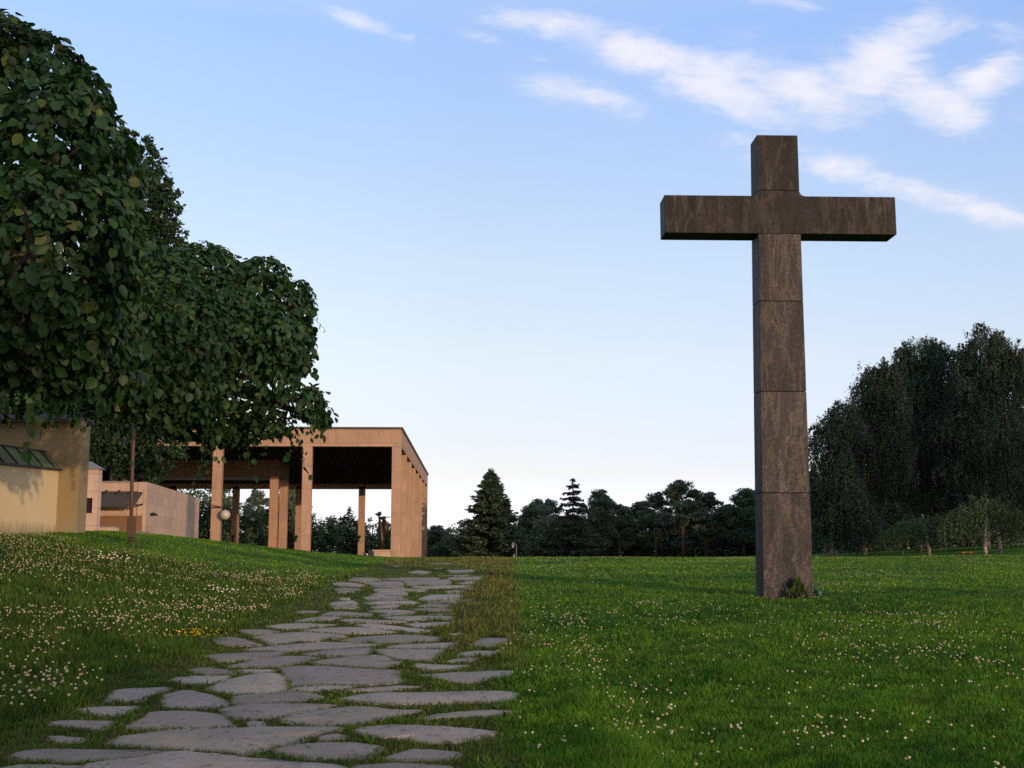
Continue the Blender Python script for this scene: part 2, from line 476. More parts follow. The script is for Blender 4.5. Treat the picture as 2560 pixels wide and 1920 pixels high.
# ------------------------------------------------------------------ path: flagstones traced from their pixels onto the ground
SL = {1: (0, 1620, 3.16), 2: (650, 1620, 3.16), 3: (400, 1500, 4.424), 4: (850, 1500, 4.424), 5: (700, 1380, 3.687)}
SLABS = [
 (1, "860,772 960,715 1150,690 1360,662 1640,655 2054,640 2354,635 2694,645 2614,690 2404,735 2234,790 2054,828 1900,858 1700,835 1300,812 1050,795"),
 (1, "1000,650 1150,560 1200,525 1330,515 1600,520 1740,545 1850,640 1600,650 1300,655"),
 (1, "1285,440 1300,390 1460,350 1550,355 1700,395 1790,440 1790,468 1540,495 1330,480"),
 (1, "860,410 920,350 1000,335 1290,325 1335,330 1160,395 1110,430 1000,440 880,430"),
 (1, "620,500 760,480 1080,478 1050,505 950,540 800,550 720,540"),
 (1, "400,625 450,600 640,590 880,595 860,630 770,665 660,655 570,640"),
 (1, "390,720 480,710 660,735 600,760 480,762 420,745"),
 (1, "60,880 130,845 250,820 500,815 900,825 1200,830 1310,845 1100,885 850,905 560,922 300,905 150,895"),
 (1, "700,945 900,915 1100,895 1340,845 1500,840 1700,860 1900,885 2150,905 2400,925 2700,948 2750,1010 650,1010"),
 (1, "-150,1010 150,945 450,945 620,962 560,1010"),
 (1, "1350,270 1400,245 1550,235 1800,235 1780,260 1650,300 1500,300 1400,285"),
 (1, "1500,190 1560,175 1660,168 1780,185 1850,210 1750,225 1640,232 1560,215"),
 (1, "1850,190 2000,180 2150,185 2150,210 1950,212"),
 (1, "1650,335 1800,275 1960,235 2100,215 2200,225 2260,280 2250,345 2200,365 2040,380 1900,385 1720,355"),
 (1, "1860,450 1870,400 2050,385 2350,365 2480,385 2530,405 2450,430 2250,450 1950,465"),
 (1, "1750,510 1900,480 2054,465 2400,462 2640,470 2550,500 2350,540 2200,565 2050,580 1880,575 1800,540"),
 (1, "1950,610 2000,595 2060,600 2090,630 1980,635"),
 (2, "190,590 260,550 500,510 780,480 900,490 1060,510 1270,512 1150,535 1000,565 830,600 640,630 400,625 250,610"),
 (2, "760,670 850,645 1050,625 1250,630 1450,645 1700,665 1850,690 1800,710 1650,740 1500,770 1350,775 1200,750 1000,730 850,705"),
 (2, "480,750 500,720 600,703 660,720 650,745"),
 (2, "130,830 250,780 450,765 720,758 950,790 880,850 800,890 560,900 430,895 200,855"),
 (2, "1000,890 1130,850 1200,825 1350,825 1550,850 1530,890 1350,910 1100,910"),
 (2, "750,960 1000,935 1300,945 1500,965 1500,1010 760,1010"),
 (2, "1260,570 1400,545 1600,525 1800,515 2050,525 1950,550 1800,555 1600,565 1400,580"),
 (2, "640,420 800,390 1000,370 1250,375 1550,365 1900,365 2000,375 2000,430 1800,440 1500,450 1250,460 950,460 800,440"),
 (2, "240,310 220,250 190,200 150,170 320,155 500,155 650,165 850,180 1080,190 1070,230 1100,280 950,300 700,312 500,305 300,320"),
 (2, "250,350 300,325 500,315 750,315 700,335 500,350 330,357"),
 (2, "700,345 900,330 1100,315 1260,325 1100,345 950,362 750,352"),
 (2, "1260,230 1500,210 1800,195 2000,190 1980,235 1800,260 1650,290 1560,290 1450,265"),
 (2, "1215,155 1250,135 1400,145 1650,150 1550,175 1400,185 1300,180"),
 (2, "400,130 500,110 700,85 900,75 980,80 1020,110 1110,125 1050,150 950,170 850,165 600,150 480,145"),
 (2, "-250,155 -120,130 0,100 170,78 350,80 450,95 330,130 150,160 -100,165"),
 (2, "330,60 500,40 700,20 870,15 860,45 820,65 700,75 560,85 450,75"),
 (2, "920,35 1000,25 1200,28 1450,30 1400,70 1350,110 1250,110 1100,100 1000,70"),
 (2, "1560,75 1600,50 1700,38 1900,40 1890,60 1750,80 1650,85"),
 (2, "1480,120 1560,100 1700,95 1680,115 1560,122"),
 (3, "505,640 700,615 1050,600 1400,595 1250,640 1000,680 720,705 600,665"),
 (3, "950,560 1100,545 1500,510 1800,485 2212,500 2450,505 2300,535 2212,545 1800,570 1500,585 1050,578"),
 (3, "1020,430 1200,400 1450,380 1700,385 1990,410 2030,430 1850,460 1600,480 1400,495 1250,505 1150,465"),
 (3, "600,460 700,435 850,440 960,470 1110,515 1000,525 800,525 670,510"),
 (3, "870,355 1000,348 1150,350 1310,370 1150,390 1000,395"),
 (3, "1180,305 1350,285 1600,275 1800,285 1950,290 1800,310 1600,330 1400,340 1280,325"),
 (3, "1500,255 1650,215 1800,200 2000,205 1900,230 1700,255"),
 (3, "1790,185 1870,150 2050,145 2212,160 2350,165 2300,195 2212,190 2000,190"),
 (3, "1550,365 1800,335 2000,325 2212,325 2591,365 2500,380 2300,385 2000,390 1750,380"),
 (3, "1880,60 1950,35 2120,20 2170,40 2170,70 1950,75"), (3, "1890,95 2050,82 2180,90 2160,105 1950,108"),
 (3, "1480,150 1600,135 1750,140 1650,160"),
 (4, "0,470 150,440 400,420 600,408 850,412 1150,445 1000,475 700,490 500,490 200,485"),
 (4, "540,535 700,515 900,505 1130,495 1270,490 1220,540 1150,560 800,560 560,560"),
 (4, "1440,525 1550,460 1600,440 1850,440 1870,480 1800,520 1650,540"),
 (4, "180,300 350,280 500,295 700,320 1000,350 900,370 750,370 600,345 400,335"),
 (4, "500,215 650,200 900,195 1250,200 1230,235 1000,232 850,240 650,235"),
 (4, "720,285 900,275 1230,265 1200,300 1050,310 850,320"), (4, "320,140 500,122 700,130 850,145 720,165 500,160"),
 (4, "0,240 150,225 400,240 700,245 860,255 600,265 300,270 100,265"), (4, "260,50 450,30 700,25 870,40 650,55 400,70"),
 (4, "350,95 500,75 650,75 580,105 420,115"), (4, "890,80 1000,62 1220,70 1200,90 1000,95"), (4, "740,120 1000,108 1240,115 1220,135 950,135"),
 (4, "970,175 1240,160 1240,185 1100,190"), (4, "450,180 600,170 780,175 650,190 480,195"), (4, "950,35 1250,35 1300,45 1100,50"),
 (4, "1220,395 1330,385 1320,400 1240,408"),
 (5, "640,275 680,250 860,250 920,275 760,290"), (5, "490,305 540,290 680,300 800,315 720,330 560,325"),
 (5, "790,300 950,285 1110,290 1140,315 950,325 850,320"), (5, "1140,285 1400,270 1560,275 1570,305 1400,320 1190,320"),
 (5, "900,262 1150,245 1470,248 1450,268 1150,275"), (5, "1530,265 1580,245 1860,240 1840,265 1700,275"),
 (5, "1630,300 1750,282 1800,295 1720,312"), (5, "510,355 600,345 740,355 700,370 540,370"), (5, "860,355 1000,345 1370,360 1300,375 900,375"),
 (5, "830,405 950,378 1170,380 1160,410 900,412"), (5, "770,430 900,415 1140,425 1050,440 800,442"), (5, "800,455 1000,440 1180,445 1100,465 850,462"),
 (5, "770,480 900,470 1200,462 1280,480 1150,495 850,495"), (5, "1200,335 1500,322 1780,325 1650,345 1300,345"), (5, "1540,375 1680,365 1660,390 1560,388"),
 (5, "1290,445 1400,405 1660,405 1680,430 1640,455 1350,460"), (5, "1640,460 1770,445 1740,465"), (5, "1340,480 1600,468 1650,480 1560,492"),
 (5, "1280,510 1400,495 1570,500 1550,520 1350,522"), (5, "1180,540 1400,532 1590,540 1500,555 1250,550"), (5, "1530,180 1790,178 1770,200 1600,205"),
 (5, "1180,200 1280,182 1390,195 1300,212"), (5, "1380,115 1590,112 1560,122 1400,122"), (5, "860,330 1000,325 1150,335 1000,345"),
 (5, "560,440 640,440 620,452 560,452"), (5, "400,275 500,272 480,285"), (5, "1640,350 1780,345 1760,355"), (5, "1400,160 1520,155 1500,165"),
 (5, "470,385 600,375 700,380 600,388"), (5, "1420,230 1750,225 1700,235"), (5, "1000,140 1100,136 1080,146"),
]
slab_polys = []
for k, s in SLABS:
    ox, oy, sc_ = SL[k]
    pts = []
    for q in s.split():
        a, b_ = q.split(',')
        g = ground_hit(ox + float(a) / sc_, oy + float(b_) / sc_ - 2.0)
        pts.append((g.x, g.y))
    slab_polys.append(np.array(pts))
# mask of the paved ground, so that grass only grows in the joints
MX0, MY0, MRES = -6.0, 5.0, 0.03
MW, MH = int(9.0 / MRES), int(60.0 / MRES)
paved = np.zeros((MH, MW), bool)
for p in slab_polys:
    x0, x1 = p[:, 0].min(), p[:, 0].max(); y0, y1 = p[:, 1].min(), p[:, 1].max()
    i0, i1 = max(0, int((x0 - MX0) / MRES)), min(MW, int((x1 - MX0) / MRES) + 2)
    j0, j1 = max(0, int((y0 - MY0) / MRES)), min(MH, int((y1 - MY0) / MRES) + 2)
    if i1 <= i0 or j1 <= j0: continue
    gx, gy = np.meshgrid(MX0 + (np.arange(i0, i1) + .5) * MRES, MY0 + (np.arange(j0, j1) + .5) * MRES)
    ins = np.zeros(gx.shape, bool)
    n = len(p)
    for a in range(n):
        (ax, ay), (bx, by) = p[a], p[(a + 1) % n]
        c = (ay > gy) != (by > gy)
        ins ^= c & (gx < (bx - ax) * (gy - ay) / (by - ay + 1e-12) + ax)
    paved[j0:j1, i0:i1] |= ins
def on_slab(X, Y):
    i = ((X - MX0) / MRES).astype(int); j = ((Y - MY0) / MRES).astype(int)
    ok = (i >= 0) & (i < MW) & (j >= 0) & (j < MH)
    r = np.zeros(len(X), bool)
    r[ok] = paved[j[ok], i[ok]]
    return r
def build_path():
    V, Fq, T = [], [], []
    rr = random.Random(3)
    for p in slab_polys:
        # smooth the outline: two Chaikin cuts of the traced corners
        q = p.copy()
        for _ in range(2):
            nx = np.roll(q, -1, 0)
            q = np.stack([q * .88 + nx * .12, q * .12 + nx * .88], 1).reshape(-1, 2)
        c = q.mean(0)
        area = 0.5 * np.sum(q[:, 0] * np.roll(q[:, 1], -1) - np.roll(q[:, 0], -1) * q[:, 1])
        if area < 0: q = q[::-1]
        top = rr.uniform(.010, .020); tx, ty = rr.uniform(-.006, .006), rr.uniform(-.006, .006)
        br = rr.uniform(.72, 1.22); col = np.array([.280, .230, .202]) * br * np.array([1, rr.uniform(.97, 1.02), rr.uniform(.95, 1.05)])
        d0 = q - c; ys = c[1]
        q = q + np.sign(d0) * np.minimum(np.abs(d0) * .5, np.array([[.036 + .0007 * ys, .012 + .85 * ys * ys / 4800.0]])) * (np.abs(d0) / (np.abs(d0).max(0) + 1e-6)) ** .5
        jit = np.array([[rr.uniform(-.012, .012), rr.uniform(-.02, .02)] for _ in q])
        q = q + jit
        n = len(q); b0 = len(V)
        nrm = q - c; ln = np.maximum(np.linalg.norm(nrm, axis=1, keepdims=True), 1e-6); inw = nrm / ln
        for ring, (ins, dz) in enumerate(((0, -.10), (0, top - .010), (.010, top - .003), (.03, top))):
            for (x, y), d in zip(q, inw):
                X, Y = x - d[0] * ins, y - d[1] * ins
                V.append((X, Y, H(X, Y) + dz + tx * (x - c[0]) + ty * (y - c[1])))
        V.append((c[0], c[1], H(c[0], c[1]) + top))
        for ring in range(3):
            for i in range(n):
                j = (i + 1) % n; a = b0 + ring * n
                Fq.append((a + i, a + j, a + n + j)); Fq.append((a + i, a + n + j, a + n + i))
        e = b0 + 3 * n
        for i in range(n): Fq.append((e + i, e + (i + 1) % n, b0 + 4 * n))
        T += [tuple(col)] * (4 * n + 1)
    o = np_mesh('path', np.array(V), np.array(Fq), M_slab, tint=np.array(T))
    tag(o, 'irregular grey flagstones laid with grassy joints up the slope', None, None, 'structure')
build_path()

# ------------------------------------------------------------------ ground
def fbm(X, Y, f, seed=0, octv=4):
    r = np.zeros_like(X, dtype=float); a = 1.0; tot = 0
    rr = np.random.default_rng(seed)
    for o in range(octv):
        for _ in range(3):
            th = rr.uniform(0, 2 * np.pi); ph = rr.uniform(0, 6.28); ff = f * rr.uniform(.7, 1.4)
            r += a * np.sin(ff * (X * np.cos(th) + Y * np.sin(th)) * 6.28 + ph + 1.3 * np.sin(ff * 2.1 * (Y * np.cos(th) - X * np.sin(th)) + ph))
        tot += a * 1.7; a *= .55; f *= 2.1
    return r / tot
def zones(X, Y):
    """weights of meadow, path joints, dry verge; the rest is mown lawn"""
    n = fbm(X, Y, .35, 5, 3)
    left_edge = -3.55 + .25 * n; right_edge = .28 + .12 * n
    far = sstep((58 - Y) / 8)
    path = sstep((X - left_edge) / .25 + .5) * sstep((right_edge - X) / .25 + .5) * far
    outer = np.clip(.034 * Y, .3, 1.6) + .42 * fbm(X, Y, 1.1, 61, 4)
    verge = sstep((X - right_edge) / .2 + .5) * sstep((outer - X) / (.35 + .35 * (n > 0)) + .5) * sstep((80 - Y) / 20) * sstep((Y - 11) / 5)
    verge = np.maximum(verge, path * sstep((Y - 38) / 8) * .8)
    inner = sstep((X + .75 - .25 * n) / .3) * sstep((right_edge - X) / .2 + .5) * sstep((Y - 13.5) / 2) * .85
    verge = np.maximum(verge, inner)
    bound = 33.5 - .55 * (-4 - X) + 1.6 * n + 3.5 * sstep((-9 - X) / 4)
    meadow = sstep((left_edge - X) / .35 + .5) * sstep((bound - Y) / 3 + .5)
    return meadow, path, verge
LAWN, MEADOW, JOINT, VERGE = np.array([.052, .136, .010]), np.array([.043, .098, .011]), np.array([.062, .096, .020]), np.array([.078, .100, .026])
def ground_colour(X, Y):
    m, p, v = zones(X, Y)
    n = fbm(X, Y, .12, 9, 4)[:, None]; n2 = fbm(X, Y, .9, 4, 3)[:, None]
    c = LAWN * (1 + np.clip(n * np.array([[.55, .30, .3]]) + n2 * np.array([[.45, .30, .3]]) + .25 * fbm(X, Y, 2.6, 14, 2)[:, None], -.65, .9))
    c = c * (1 - m[:, None]) + MEADOW * (1 + .35 * n2) * m[:, None]
    c = c * (1 - p[:, None]) + JOINT * (1 + .3 * n2) * p[:, None]
    c = c * (1 - v[:, None]) + VERGE * (1 + .35 * n2) * v[:, None]
    c = c * (1 + sstep((Y - 18) / 25)[:, None] * np.array([[.42, .28, .10]]))
    stripe = .5 + .5 * np.sin((X * .55 + Y * .12) * 3.1)
    c = c * (1 - .05 * stripe[:, None] * (1 - p[:, None]))
    return np.clip(c, .005, 1)
def build_ground():
    a = np.linspace(-1, 1, 420); xs = np.sinh(a * 6.2) / np.sinh(6.2) * 900
    b = np.concatenate([-np.geomspace(60, .5, 40), np.linspace(0, 14, 110), 14 + np.cumsum(np.geomspace(.13, 1.2, 130)), []])
    b = np.concatenate([b, b[-1] + np.cumsum(np.geomspace(1.2, 160, 70))])
    X, Y = np.meshgrid(xs, b)
    Z = height(X, Y)
    V = np.stack([X, Y, Z], -1).reshape(-1, 3)
    ny, nx = X.shape
    i = np.arange(ny * nx).reshape(ny, nx)
    Fa = np.stack([i[:-1, :-1], i[:-1, 1:], i[1:, 1:], i[1:, :-1]], -1).reshape(-1, 4)
    m, t, bs = material('turf ground')
    at = t.new('ShaderNodeAttribute', attribute_name='tint').outputs['Color']
    co = t.new('ShaderNodeTexCoord').outputs['Object']
    n = t.noise(co, 9, 6, .7); n2 = t.noise(co, 60, 3, .7)
    c = t.mix(1.0, at, t.ramp(n, [(.3, .6), (.7, 1.15)]), 'MULTIPLY')
    c = t.mix(1.0, c, t.ramp(n2, [(.3, .6), (.7, 1.2)]), 'MULTIPLY')
    t.put(bs.inputs['Base Color'], c); bs.inputs['Roughness'].default_value = .95; bs.inputs['Specular IOR Level'].default_value = .1
    bn = t.new('ShaderNodeBump'); bn.inputs['Strength'].default_value = .8; bn.inputs['Distance'].default_value = .05
    t.put(bn.inputs['Height'], n2); t.put(bs.inputs['Normal'], bn.outputs[0])
    o = np_mesh('ground', V, Fa, m, tint=ground_colour(V[:, 0], V[:, 1]) * .8, smooth=True)
    tag(o, 'mown grass slope rising to a crest below the dark trees', None, None, 'structure')
build_ground()

# ------------------------------------------------------------------ grass and clover
def blades(X, Y, hgt, wid, col, lean=.45, seed=1):
    r = np.random.default_rng(seed)
    n = len(X)
    Z = height(X, Y) - .005
    th = r.uniform(0, 2 * np.pi, n); face = r.uniform(0, 2 * np.pi, n)
    L = lean * hgt * r.uniform(.2, 1.5, n)
    bx, by = np.cos(face) * wid / 2, np.sin(face) * wid / 2
    base = np.stack([X, Y, Z], 1)
    side = np.stack([bx, by, np.zeros(n)], 1)
    tip = base + np.stack([np.cos(th) * L, np.sin(th) * L, hgt], 1)
    mid = base + np.stack([np.cos(th) * L * .35, np.sin(th) * L * .35, hgt * .58], 1)
    V = np.stack([base - side, base + side, mid + side * .8, mid - side * .8, tip], 1)
    i = np.arange(n)[:, None] * 5
    Fa = np.concatenate([i + np.array([[0, 1, 2]]), i + np.array([[0, 2, 3]]), i + np.array([[3, 2, 4]])], 1).reshape(-1, 3)
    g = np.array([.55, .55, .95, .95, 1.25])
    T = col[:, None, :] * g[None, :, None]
    return V.reshape(-1, 3), Fa, np.clip(T.reshape(-1, 3), 0, 1)
def build_grass():
    r = np.random.default_rng(21)
    N = 620000
    Y = 1 / (1 / 6.3 - r.random(N) * (1 / 6.3 - 1 / 62))
    X = Y * r.uniform(-.47, .53, N)
    M = 260000      # the same turf to the left and right of the picture
    Y2 = 1 / (1 / 5.0 - r.random(M) * (1 / 5.0 - 1 / 45)); u2 = r.uniform(0, 1, M)
    X2 = np.where(r.random(M) < .4, -Y2 * (.47 + .45 * u2), Y2 * (.53 + .60 * u2))
    X, Y = np.concatenate([X, X2]), np.concatenate([Y, Y2])
    ok = ~on_slab(X, Y)
    X, Y = X[ok], Y[ok]
    m, p, v = zones(X, Y)
    n = len(X)
    nz = fbm(X, Y, .5, 8, 3)
    hgt = .050 * np.ones(n) * (1 + .35 * nz)
    hgt = hgt * (1 - m) + m * (.115 + .05 * nz)
    hgt = hgt * (1 - p) + p * .035
    hgt = hgt * (1 - v) + v * (.085 + .05 * nz)
    hgt *= r.uniform(.5, 1.4, n)
    edge = np.exp(-((X - .95) / .3) ** 2) * sstep((16 - Y) / 4)
    hgt *= 1 + 1.1 * edge
    keep = r.random(n) < np.where(p > .5, .75, 1.0)
    wid = np.maximum(.0045, .00062 * Y) * r.uniform(.7, 1.4, n)
    c = ground_colour(X, Y)
    dry = (r.random(n) < (.04 + .13 * v + .06 * p + .04 * m))[:, None]
    c = np.where(dry, np.array([.20, .165, .065]) * r.uniform(.6, 1.1, (n, 1)), c * r.uniform(.55, 1.55, (n, 1)) * np.stack([r.uniform(.8, 1.3, n), np.ones(n), r.uniform(.7, 1.2, n)], 1))
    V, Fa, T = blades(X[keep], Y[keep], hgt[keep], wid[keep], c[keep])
    # moss and short grass following every joint
    ex, ey = [], []
    for p in slab_polys:
        nx = np.roll(p, -1, 0)
        for a_, b_ in zip(p, nx):
            ym = max(6.0, (a_[1] + b_[1]) / 2)
            k = int(np.hypot(*((b_ - a_) * np.array([1, 10.0 / ym]))) * 110) + 2
            u = r.random((k, 1)); q = a_ + (b_ - a_) * u
            cc = p.mean(0); d_ = q - cc; d_ /= np.maximum(np.linalg.norm(d_, axis=1, keepdims=True), 1e-6)
            q = q + d_ * r.normal(.035 + .0009 * ym, .018, (k, 1)) * np.array([1, .35 + ym / 22])
            ex.append(q[:, 0]); ey.append(q[:, 1])
    ex, ey = np.concatenate(ex), np.concatenate(ey)
    q = len(ex); patch = fbm(ex, ey, .9, 55, 3)
    k = patch > -.75; ex, ey, patch = ex[k], ey[k], patch[k]; q = len(ex)
    V2, F2, T2 = blades(ex, ey, (.026 + .016 * patch) * r.uniform(.6, 1.5, q), np.maximum(.006, .0007 * ey) * r.uniform(.7, 1.4, q), np.where(r.random((q, 1)) < .12, np.array([[.14, .115, .045]]), np.array([[.052, .095, .016]])) * r.uniform(.6, 1.4, (q, 1)), .8, 12)
    V = np.concatenate([V, V2]); Fa = np.concatenate([Fa, F2 + len(T)]); T = np.concatenate([T, T2])
    # broad-leaved weeds and taller tufts in the joints and along the edges of the path
    wy = 1 / (1 / 6.5 - r.random(1500) * (1 / 6.5 - 1 / 40)); wx = r.uniform(-3.9, 1.0, 1500)
    k = ~on_slab(wx, wy) & ~on_slab(wx + .04, wy) & ~on_slab(wx - .04, wy) & (fbm(wx, wy, .5, 77, 3) > -.1)
    wx, wy = np.repeat(wx[k], 26), np.repeat(wy[k], 26)
    q = len(wx); sz = np.repeat(r.uniform(.5, 1.3, q // 26), 26)
    tone = np.repeat(r.uniform(.7, 1.3, (q // 26, 1)), 26, 0)
    V2, F2, T2 = blades(wx + r.normal(0, .035, q) * sz, wy + r.normal(0, .03, q) * sz, r.uniform(.02, .075, q) * sz, r.uniform(.008, .02, q) * sz, np.array([[.060, .120, .014]]) * tone * r.uniform(.7, 1.3, (q, 1)), 1.1, 8)
    V = np.concatenate([V, V2]); Fa = np.concatenate([Fa, F2 + len(T)]); T = np.concatenate([T, T2])
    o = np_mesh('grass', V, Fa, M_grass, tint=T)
    tag(o, 'short green blades of lawn and meadow grass on the slope', 'grass', None, 'stuff')
build_grass()

ICO_V = None
def ico():
    t = (1 + 5 ** .5) / 2
    v = np.array([(-1, t, 0), (1, t, 0), (-1, -t, 0), (1, -t, 0), (0, -1, t), (0, 1, t), (0, -1, -t), (0, 1, -t), (t, 0, -1), (t, 0, 1), (-t, 0, -1), (-t, 0, 1)], float)
    f = np.array([(0, 11, 5), (0, 5, 1), (0, 1, 7), (0, 7, 10), (0, 10, 11), (1, 5, 9), (5, 11, 4), (11, 10, 2), (10, 7, 6), (7, 1, 8), (3, 9, 4), (3, 4, 2), (3, 2, 6), (3, 6, 8), (3, 8, 9), (4, 9, 5), (2, 4, 11), (6, 2, 10), (8, 6, 7), (9, 8, 1)])
    return v / np.linalg.norm(v[0]), f
def flower_heads(X, Y, up, rad, colA, colB, seed=2):
    r = np.random.default_rng(seed)
    v, f = ico(); n = len(X)
    Z = height(X, Y) + up
    c = np.stack([X, Y, Z], 1)
    s = rad[:, None, None] * r.uniform(.75, 1.25, (n, 12, 1))
    V = c[:, None, :] + v[None] * s * np.array([1, 1, .85])
    low = np.clip(.5 - v[:, 2] * .7, 0, 1)[None, :, None]
    T = colA[:, None, :] * (1 - low) + colB[:, None, :] * low
    T = T * r.uniform(.7, 1.1, (n, 12, 1))
    Fa = (np.arange(n)[:, None, None] * 12 + f[None]).reshape(-1, 3)
    return V.reshape(-1, 3), Fa, np.clip(T.reshape(-1, 3), 0, 1)
def build_clover():
    r = np.random.default_rng(5)
    def cloud(n, x0, x1, y0, y1):
        return r.uniform(x0, x1, n), r.uniform(y0, y1, n)
    X, Y = cloud(150000, -13, 30, 6.5, 62)
    m, p, v = zones(X, Y)
    c1 = fbm(X, Y, .16, 31, 4); c2 = fbm(X, Y, .55, 33, 3)
    den = np.where(X > 0, np.clip(.035 + .55 * np.clip(c1 + .6 * c2 - .25, 0, 1.5), 0, 1), 0.0)
    den = den + np.exp(-((X - 1.25 + .1 * c2) / .38) ** 2) * .42 * (c2 > -.35) * sstep((30 - Y) / 10)
    den = den + np.exp(-(((X - 3.0) / 1.6) ** 2 + ((Y - 19.5) / 2.2) ** 2)) * .35
    den = den + np.where((X > .3) & (Y < 17), .10 * np.clip(1 + 1.6 * c2, 0, 2.5), 0)
    left = np.clip(.38 + .8 * c1 + .6 * c2, 0, 1) * .9
    left = left + np.exp(-((X + 4.05) / .4) ** 2 - ((Y - 10.8) / 1.1) ** 2) * .8
    den = np.where(m > .5, left, den) * (1 - p) * (1 - .6 * v)
    den *= np.where(X > 0, 1 - .62 * sstep((Y - 14) / 12), 1.0) * np.where(X > 1.9, .45 + 1.1 * np.clip(c1 * 1.2 + c2 * .6, 0, 1), 1.0)
    k = (r.random(len(X)) < den) & ~on_slab(X, Y) & (X < Y * .53) & (X > -Y * .47)
    X, Y, m = X[k], Y[k], m[k]
    n = len(X)
    up = np.where(m > .5, .145, .062) * r.uniform(.75, 1.25, n)
    rad = r.uniform(.0095, .0150, n) * np.where(m > .5, 1.1, .9)
    w = r.random((n, 1))
    colA = np.array([.72, .68, .56]) * (1 - w * .3); colB = np.array([.50, .36, .27]) * (1 - w * .5) + np.array([.30, .16, .12]) * w * .5
    V, Fa, T = flower_heads(X, Y, up, rad, colA, colB)
    V2, F2, T2 = blades(X, Y, up, np.full(n, .003), np.tile(np.array([[.07, .11, .03]]), (n, 1)), lean=.0, seed=4)
    V = np.concatenate([V, V2]); Fa = np.concatenate([Fa, F2 + len(T)]); T = np.concatenate([T, T2])
    o = np_mesh('clover_flowers', V, Fa, M_petal, tint=T)
    tag(o, 'scattered cream and pinkish white clover heads in the grass', 'clover', None, 'stuff')
build_clover()
def flower_clump(name, label, px, py, n, spread, colA, colB, rad, up, seed, cat='flowers'):
    g = ground_hit(px, py)
    r = np.random.default_rng(seed)
    X = g.x + r.normal(0, spread[0], n); Y = g.y + r.normal(0, spread[1], n)
    u = up * r.uniform(.6, 1.2, n)
    t = thing(name, label, cat, g)
    V, Fa, T = flower_heads(X[:1] * 0 + g.x, Y[:1] * 0 + g.y, u[:1], np.array([rad]), np.array([colA], float), np.array([colB], float), seed)
    V = V - V.mean(0) + np.array(g)
    first = np_mesh('flower_head', V, Fa, M_petal, t, tint=T)
    for i in range(n):
        o = first if i == 0 else first.copy()
        if i: COL.objects.link(o)
        o.parent = t
        o.location = (X[i] - g.x, Y[i] - g.y, H(X[i], Y[i]) + u[i] - g.z)
        o.scale = [r.uniform(.7, 1.2)] * 3
    k = 6
    V, Fa, T = blades(np.repeat(X, k) + r.normal(0, .03, n * k), np.repeat(Y, k) + r.normal(0, .03, n * k), np.repeat(u, k) * r.uniform(.5, 1.0, n * k), np.full(n * k, .006), np.tile([[.06, .10, .025]], (n * k, 1)), .3, seed)
    tag(np_mesh('stems', V, Fa, M_grass, t, tint=T), kind='stuff')
flower_clump('daisy_clump', 'clump of bright white daisies in the meadow below the brown post', 280, 1412, 34, (.28, .5), (.85, .85, .83), (.6, .58, .45), .022, .22, 3)
flower_clump('daisy_clump', 'small white daisy clump at the meadow edge, nearer the path', 556, 1490, 26, (.16, .3), (.8, .79, .76), (.55, .5, .42), .018, .16, 4)
flower_clump('buttercup_clump', 'patch of yellow flowers at the left edge of the path', 478, 1605, 60, (.22, .16), (.75, .52, .03), (.6, .4, .02), .010, .14, 6)

# ------------------------------------------------------------------ the granite cross
def build_cross():
    Yf, tb = 25.3, .68                     # front face distance, thickness
    g = W(1971, 1491, Yf)
    root = thing('granite_cross', 'tall dark brown granite cross standing alone on the lawn', 'cross', (g.x, Yf + tb / 2, H(g.x, Yf)))
    cx0 = W(1971, 1485, Yf).x
    cxz = lambda z: cx0 + .0085 * (z - zs[0])     # a hair out of plumb
    zof = lambda py: W(1950, py, Yf).z
    zs = [H(g.x, Yf) - .25, zof(1232), zof(978), zof(752), zof(583)]
    hw = lambda z: .528 - (z - zs[0]) * .0070
    tz = lambda z: .34 - (z - zs[0]) * .003
    cy = Yf + .34
    def block(z0, z1, name, gap=.005):
        mb = MB(); z0 += gap; z1 -= gap
        mb.hexa([(cxz(z0) + sx * hw(z0), cy + sy * tz(z0), z0) for sx, sy in ((-1, -1), (1, -1), (1, 1), (-1, 1))],
                [(cxz(z1) + sx * hw(z1), cy + sy * tz(z1), z1) for sx, sy in ((-1, -1), (1, -1), (1, 1), (-1, 1))])
        return mb.build(name, M_granite, root, bevel=.012)
    for a, tone in enumerate((.92, 1.0, .80, .95)): block(zs[a], zs[a + 1], 'shaft_block').color = (tone, .12, 0, 1)
    zt0, zt1 = zof(583), zof(489)
    xl, xr = W(1662, 540, Yf).x, W(2241, 540, Yf).x
    hy = tz(zt0)
    zc = zof(475)
    w = hw(zc); cx = cxz(zc)
    mb = MB()
    prof = [(xl, zt0), (xr, zt0), (xr, zt1), (cx + w + .13, zt1), (cx + w + .05, zt1 + .02), (cx + w + .008, zt1 + .07), (cx + w, zc), (cx - w, zc), (cx - w - .008, zt1 + .07), (cx - w - .05, zt1 + .02), (cx - w - .13, zt1), (xl, zt1)]
    mb.hexa([(x, cy + hy, z) for x, z in prof][::-1], [(x, cy - hy, z) for x, z in prof][::-1])
    mb.build('crossarm', M_granite, root, bevel=.012).color = (.50, .75, 0, 1)
    block(zc + .004, zof(336), 'top_block').color = (.56, .45, 0, 1)
    return root, cx0, cy
cross, CXX, CXY = build_cross()

